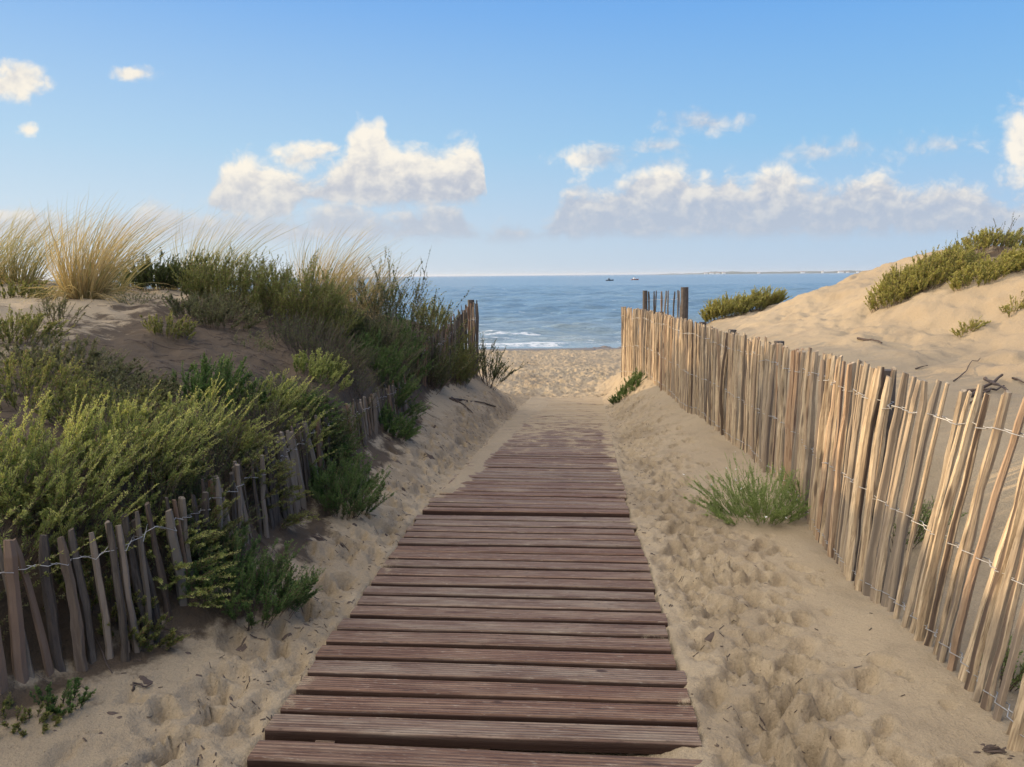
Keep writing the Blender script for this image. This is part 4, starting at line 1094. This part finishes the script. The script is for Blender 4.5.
shrub('bluish green bush tucked behind the middle feathery plumes', gx(215, 4.9, 400), 4.9, .30, .25, .34, 100, 80, .026, .003, mat=M_TEAL, branch=3, spread=.6)
shrub('small light green bush above the left fence, the most seaward of the feathery ones', gx(320, 6.4, 400), 6.4, .26, .3, .24, 80, 75, .028, .0026, mat=M_LIGHT, branch=3, spread=.7, lean=(.15, 0, 0))
shrub('green bush leaning over the far part of the half buried fence', gx(385, 7.9, 385), 7.9, .34, .34, .42, 120, 75, .030, .0030, mat=M_TEAL, branch=3, spread=.8, lean=(.22, -.1, 0))
shrub('dark bush between the half buried fence and the taller end fence', gx(372, 8.4, 370), 8.4, .42, .3, .42, 130, 70, .030, .0036, mat=M_DARK, branch=3, spread=.7)
shrub('green bush growing against the back of the taller end fence', gx(442, 11.6, 340), 11.6, .45, .4, .62, 140, 70, .032, .004, mat=M_GREEN, branch=3, spread=.5)
shrub('dark leafy bush poking out past the end pales of the taller left fence', gx(487, 12.9, 360), 12.9, .20, .18, .86, 46, 60, .034, .0060, mat=M_DARK, branch=3, spread=.55, t0=.35, stem_r=.0035, lean=(.08, 0, 0))
shrub('green bush growing on the path side of the taller end fence, hiding its pales', gx(455, 11.4, 350), 11.4, .22, .40, .62, 110, 70, .032, .004, mat=M_GREEN, branch=3, spread=.4)
shrub('dark bush on the path side of the taller end fence, nearer one', gx(430, 10.2, 370), 10.2, .18, .40, .58, 100, 60, .030, .004, mat=M_DARK, branch=3, spread=.4)
shrub('straggly dark bush at the landward end of the taller end fence', gx(405, 9.3, 390), 9.3, .20, .3, .50, 90, 60, .030, .004, mat=M_TEAL, branch=3, spread=.6)
shrub('feathery green bush drooping in front of the left fence between its two nearest bushes', gx(170, 3.28, 490), 3.28, .20, .12, .27, 70, 90, .024, .0018, mat=M_LIGHT, branch=3, spread=.6, lean=(.35, -.22, -.1), droop=.25)
shrub('green bush drooping over the middle of the left fence', gx(250, 4.25, 450), 4.25, .24, .12, .28, 80, 85, .024, .0020, mat=M_GREEN, branch=3, spread=.6, lean=(.35, -.15, -.1), droop=.25)
shrub('green bush drooping over the left fence just before its far bend', gx(312, 5.4, 420), 5.4, .24, .2, .30, 80, 80, .026, .0024, mat=M_TEAL, branch=3, spread=.6, lean=(.35, -.1, -.1), droop=.25)
# ---- at the foot of the left fence, in the path
shrub('wide dark green bush spilling onto the sand at the foot of the near left fence', gx(243, 3.40, 590), 3.40, .29, .22, .31, 150, 85, .024, .0018, mat=M_TEAL, branch=4, spread=.8, lean=(.10, 0, 0))
shrub('dark bush against the pales behind the wide one at the fence foot', gx(200, 3.5, 560), 3.5, .14, .16, .30, 60, 70, .024, .0020, mat=M_DARK, branch=3, spread=.6)
shrub('dark green bush at the fence foot further along the path', gx(342, 4.95, 480), 4.95, .20, .30, .38, 120, 75, .026, .0021, mat=M_TEAL, branch=4, spread=.6, lean=(.12, 0, 0))
shrub('dark bush hugging the pales just beyond it', gx(332, 5.5, 460), 5.5, .11, .30, .42, 70, 60, .026, .0026, mat=M_DARK, branch=3, spread=.5)
shrub('small green plant at the fence foot where the bank turns to bare sand', gx(392, 7.1, 420), 7.1, .18, .25, .22, 90, 60, .028, .003, mat=M_TEAL, branch=3, spread=.8, lean=(.2, 0, 0))
shrub('sparse low weeds in the bottom left corner under the fence', gx(12, 2.45, 700), 2.45, .18, .12, .07, 30, 44, .020, .0022, mat=M_GREEN, branch=2, spread=1.0, name='weed', cat='weed')
shrub('lone small weed beside the dark twig near the bottom left corner', gx(62, 2.55, 700), 2.55, .10, .08, .11, 24, 50, .018, .0022, mat=M_TEAL, branch=2, spread=.9, name='weed', cat='weed')
for px, Y, rx, h, lb in ((150, 3.35, .20, .30, 'brown twiggy brush against the back of the left fence, nearest one'), (212, 3.95, .22, .30, 'brown twiggy brush behind the left fence under the middle feathery bush'),
                      (262, 4.7, .22, .30, 'brown twiggy brush at the left fence between two feathery bushes'), (300, 5.6, .24, .30, 'brown twiggy brush behind the left fence near the small light green bush'),
                      (350, 6.7, .24, .32, 'brown twiggy brush where the left fence disappears into the bank')):
    shrub(lb, gx(px, Y, 470), Y, rx, .16, h, 90, 10, .022, .0024, mat=M_DARK, branch=4, spread=.9, lean=(.05, 0, 0), name='dead_bush', cat='dead bush', group='dead brush along the left fence', stem_r=.0022, stem_mat=M_DTWIG)
# ---- right side
shrub('green plant with tiny white flowers at the foot of the long right fence', gx(757, 5.15, 510), 5.15, .34, .26, .46, 170, 55, .020, .0020, mat=M_ROCKET, branch=4, spread=1.15, lean=(-.10, -.05, 0), hvar=.65, name='flowering_plant', cat='plant', flowers=16, stem_mat=M_ROCKET)
shrub('small green plant at the path side of the fence near the beach', gx(632, 13.4, 372), 13.4, .42, .40, .30, 150, 60, .030, .0045, mat=M_TEAL, branch=2, spread=1.0, name='plant', cat='plant')
shrub('green weed seen through the pales of the right fence, nearer one', gx(905, 4.3, 500), 4.3, .2, .15, .36, 40, 40, .024, .0026, mat=M_ROCKET, branch=3, spread=.6, name='weed', cat='weed')
shrub('green weed seen through the pales of the right fence, behind the flowering plant', gx(812, 5.4, 480), 5.4, .2, .2, .32, 40, 40, .024, .0026, mat=M_ROCKET, branch=3, spread=.7, name='weed', cat='weed')
shrub('low weeds behind the bottom right end of the fence', gx(1010, 2.75, 680), 2.75, .2, .12, .2, 40, 40, .02, .0024, mat=M_ROCKET, branch=2, spread=.8, name='weed', cat='weed')
shrub('yellow green shrub alone on the lower ridge against the sea, its left half', gx(727, 14.2, 310), 14.2, .50, .35, .46, 210, 70, .034, .0050, mat=M_OLIVE, branch=4, spread=.55, lean=(.05, 0, 0))
shrub('yellow green shrub alone on the lower ridge against the sea, its right half', gx(758, 14.4, 305), 14.4, .48, .35, .46, 210, 70, .034, .0050, mat=M_OLIVE, branch=4, spread=.55, lean=(.12, 0, 0))
shrub('wind shaped shrub at the sharp left end of the right dune top', gx(903, 9.7, 265), 9.7, .46, .35, .34, 260, 70, .028, .0036, mat=M_OLIVE, branch=4, spread=.55, lean=(.05, 0, 0))
shrub('wind shaped shrub next to it on the right dune top, taller', gx(938, 9.5, 260), 9.5, .50, .35, .38, 260, 70, .028, .0036, mat=M_OLIVE, branch=4, spread=.5)
shrub('low olive shrub on the right dune top near the right edge', gx(1000, 8.8, 262), 8.8, .66, .40, .26, 280, 70, .028, .0036, mat=M_OLIVE, branch=4, spread=.6)
shrub('olive shrub behind the crest of the right dune, highest in the photograph', gx(985, 10.2, 240), 10.0, .9, .40, .28, 240, 60, .030, .0040, mat=M_OLIVE, branch=3, spread=.9)
shrub('olive shrub cut by the right edge of the photograph on the dune top', gx(1040, 8.6, 255), 8.6, .45, .35, .22, 140, 60, .030, .0036, mat=M_OLIVE, branch=3, spread=.9)
shrub('small sprawling plant rooted in the bare sand face below the dune top', gx(972, 8.0, 293), 8.0, .16, .13, .14, 44, 40, .022, .003, mat=M_OLIVE, branch=2, spread=1.1, name='plant', cat='plant')
shrub('small sprawling plant at the right edge below the dune top', gx(1018, 7.9, 290), 7.9, .16, .13, .16, 44, 40, .022, .003, mat=M_OLIVE, branch=2, spread=1.1, name='plant', cat='plant')
for i, (px, Y, lb) in enumerate(((912, 9.6, 'dark dry flower stalks standing out of the left shrub on the right dune top'), (965, 9.9, 'dark dry flower stalks in the middle of the right dune top'), (1004, 9.6, 'dark dry flower stalks near the right edge on the dune top'))):
    shrub(lb, gx(px, Y, 250), Y, .25, .2, .46, 12, 12, .02, .004, mat=M_DARK, branch=1, spread=.5, t0=.7, stem_r=.0025, stem_mat=M_DTWIG, name='dry_stalk', cat='dry stalks', group='dry flower stalks on the right dune', taper=.1)

# ---- ground cover nobody could count: short herbs on the left dune
g3 = np.random.default_rng(77)
cb, cd = [], []
while len(cb) < 5200:
    y = g3.uniform(2.6, 11.5); xlf = np.interp(y, KY, KX[:, 7]); x = xlf - abs(g3.normal(0, 1.5)) - .05
    if x < -7: continue
    nz_ = float(fbm(np.array([x * 1.3]), np.array([y * 1.3]), 3, 101)[0])
    bare = math.exp(-((x + 2.9) / .8) ** 2 - ((y - 6.3) / 1.6) ** 2)
    if nz_ < -.05 + bare * .9 + .15 * (x < -3.2): continue
    cb.append((x, y, ground(x, y) - .005)); cd.append((g3.normal(.15, .45), g3.normal(0, .45), 1))
B = np.array(cb); D = np.array(cd); D /= np.linalg.norm(D, axis=1)[:, None]
L = g3.uniform(.05, .17, len(B))
P = stems_geo(g3, B, D, L, np.stack([L * .2, L * 0, -L * .15], 1), K=4)
mb = MB(); add_leaves(mb, g3, P, 26, .020, .0026, .02)
tag(mb.build('ground_cover', M_GREY), 'low herbs and creeping plants covering the sand of the left dune', 'ground cover', kind='stuff')

# ---- litter: dead twigs on the left dune, dark scraps of weed on the path sand
mb = MB()
for k in range(1500):
    y = g3.uniform(2.6, 10.5); xlf = np.interp(y, KY, KX[:, 7]); x = xlf - abs(g3.normal(0, 1.3)) + .05
    L_ = g3.uniform(.04, .22); a = g3.uniform(0, 6.3)
    p = np.array([[x + math.cos(a) * L_ * t + g3.normal(0, .006), y + math.sin(a) * L_ * t, ground(x + math.cos(a) * L_ * t, y + math.sin(a) * L_ * t) + .004 + .012 * math.sin(t * 3) * g3.random()] for t in (0, .33, .66, 1)])
    tube(mb, p, g3.uniform(.0010, .0028), 4)
tag(mb.build('twig_litter', M_DTWIG), 'dead twigs and litter scattered over the left dune', 'litter', kind='stuff')
def clod(mb, x, y, s, k):
    n = 7; gz = ground(x, y)
    V = [(x, y, gz + s * .28)]
    for ring, (rr_, hh) in enumerate(((.55, .24), (1.0, -.05))):
        for i in range(n):
            a = i / n * 2 * math.pi + ring * .4
            q = rr_ * s * g3.uniform(.6, 1.35)
            px_, py_ = x + math.cos(a) * q * 1.5, y + math.sin(a) * q * .75
            V.append((px_, py_, ground(px_, py_) + hh * s * g3.uniform(.5, 1.3)))
    mb.add(V, [[0, 1 + i, 1 + (i + 1) % n] for i in range(n)])
    mb.f.append(np.array([[1 + i, 1 + n + i, 1 + n + (i + 1) % n, 1 + (i + 1) % n] for i in range(n)]) + mb.nv - len(V))
mb = MB()
for k in range(240):
    y = 2.4 + g3.random() ** 1.1 * 10; c, h = path_dir(y)
    if g3.random() < .88: x = c - h - abs(g3.normal(.30, .28)) - .03
    else: x = c + h + abs(g3.normal(.25, .3)) + .04
    xl_, xr_ = np.interp(y, KY, KX[:, 7]), np.interp(y, KY, KX[:, 12])
    if not (xl_ < x < xr_ - .15): continue
    clod(mb, x, y, min(.020, float(np.exp(g3.normal(math.log(.010), .45)))), k)
tag(mb.build('weed_scraps', M_DTWIG, smooth=True), 'dark scraps of dried weed and bark scattered on the path sand', 'weed scraps', kind='stuff')

mb = MB()
for k in range(1500):
    y = 1.9 + g3.random() ** 1.15 * 12; c, h = path_dir(y)
    x = c + (-1 if g3.random() < .6 else 1) * (h + abs(g3.normal(.12, .32)) + .01)
    if abs(float(fbm(np.array([x * 3.1]), np.array([y * 2.3]), 3, 140)[0])) < .12 and g3.random() < .7: continue
    xl_, xr_ = np.interp(y, KY, KX[:, 7]), np.interp(y, KY, KX[:, 12])
    if not (xl_ < x < xr_): continue
    L_ = g3.uniform(.006, .03); a = g3.uniform(0, 6.3)
    tube(mb, [[x + math.cos(a) * L_ * t, y + math.sin(a) * L_ * t, ground(x + math.cos(a) * L_ * t, y + math.sin(a) * L_ * t) + .002] for t in (0, .5, 1)], g3.uniform(.0010, .0032), 4)
tag(mb.build('sand_litter', M_DTWIG), 'tiny bits of twig and weed trodden into the sand beside the boards', 'litter', kind='stuff')

# larger dark tufts of dry seaweed, one by one
SW = [(378, 600, 0), (308, 516, .05), (342, 546, .03), (428, 455, .055), (388, 440, .03), (362, 424, .03), (346, 419, .03), (415, 424, .045), (455, 402, .04), (300, 516, .035), (318, 540, .04), (992, 752, .028), (1004, 757, .02), (984, 746, .018)]
lbs = ['', 'dark flat seaweed clump below the foot of the left fence, left of its twin', 'dark seaweed clump beside the left edge of the boards', 'long dark seaweed clump on the middle of the left sand slope', 'dark seaweed scrap below the far bushes of the left fence',
       'dark scrap under the bend of the left fence', 'dark scrap nearest the pales at the bend of the left fence', 'dark driftwood chip on the upper left sand slope', 'dark chip of bark near the taller end fence', 'dark seaweed clump touching the bush at the fence foot',
       'ragged dark clump between the fence foot and the boards', 'largest dark pellet in the bottom right corner', 'second dark pellet in the bottom right corner', 'smallest dark pellet in the bottom right corner']
def hit(px, py):
    """where the line of sight of a pixel meets the sand"""
    d = ray(px, py); prev = None
    for Y in np.geomspace(1.2, 34, 900):
        x = d.x / d.y * Y; z = EYE + d.z / d.y * Y
        if z < ground(x, Y): return x, float(Y)
    return None
for (px, py, s), lb in list(zip(SW, lbs))[1:]:
    q = hit(px, py)
    if not q: continue
    mb = MB()
    for k in range(9 if s > .025 else 3):
        clod(mb, q[0] + g3.normal(0, s * .8), q[1] + g3.normal(0, s * .35), s * g3.uniform(.25, .5), k)
    if s > .025:
        for k in range(7):
            a = g3.uniform(-.6, .6); L_ = s * g3.uniform(1, 2.4)
            x0_, y0_ = q[0] - L_ / 2, q[1] + g3.normal(0, s * .3)
            tube(mb, [[x0_ + math.cos(a) * L_ * t, y0_ + math.sin(a) * L_ * t, ground(x0_ + math.cos(a) * L_ * t, y0_ + math.sin(a) * L_ * t) + .008] for t in (0, .5, 1)], .0025, 4)
    o = mb.build('seaweed_clump', M_DTWIG, smooth=True); tag(o, lb, 'seaweed clump', 'dark clumps lying on the path sand')

# driftwood sticks below the right dune
def stick(pa, pb, r_, label, lift=.02, group='driftwood sticks on the right dune', name='driftwood_stick'):
    a, b_ = hit(*pa), hit(*pb)
    if not a or not b_: return
    n = 8; P = []
    for t in np.linspace(0, 1, n):
        x = a[0] + (b_[0] - a[0]) * t; y = a[1] + (b_[1] - a[1]) * t
        P.append((x + g3.normal(0, .006), y + g3.normal(0, .006), max(ground(a[0], a[1]) * (1 - t) + ground(b_[0], b_[1]) * t, ground(x, y)) + lift * (.4 + .6 * t)))
    mb = MB(); tube(mb, P, r_ * np.linspace(1.1, .6, n) * (1 + .12 * g3.normal(size=n)), 7)
    o = mb.build(name, M_DTWIG, smooth=True)
    tag(o, label, 'stick', group)
stick((962, 393), (990, 392), .014, 'dark stick lying level at the left of the driftwood pile')
stick((972, 399), (1002, 381), .015, 'dark stick pointing up to the right in the driftwood pile', .05)
stick((974, 404), (1004, 390), .010, 'lowest thin stick of the driftwood pile', .03)
stick((984, 384), (1007, 404), .013, 'dark stick crossing over the others of the driftwood pile', .09)
stick((955, 412), (985, 398), .008, 'thin stick in front of the driftwood pile', .02)
stick((1012, 380), (1024, 386), .008, 'short stick right of the driftwood pile', .02)
stick((954, 382), (980, 361), .005, 'thin bent twig left of and above the driftwood pile', .02)
stick((915, 370), (927, 368), .007, 'short twig alone on the smooth sand behind the fence', .02)
stick((858, 340), (882, 345), .012, 'pale brown twig on the sand slope below the lower ridge', .02)
stick((130, 697), (152, 688), .005, 'thin dark twig on the sand near the bottom left', .01, 'twigs on the path sand', 'twig')
stick((450, 400), (495, 408), .014, 'exposed root reaching onto the sand from the taller end fence', .02, 'roots at the taller end fence', 'root')
stick((452, 398), (474, 418), .012, 'shorter exposed root pointing down the sand from the taller end fence', .02, 'roots at the taller end fence', 'root')
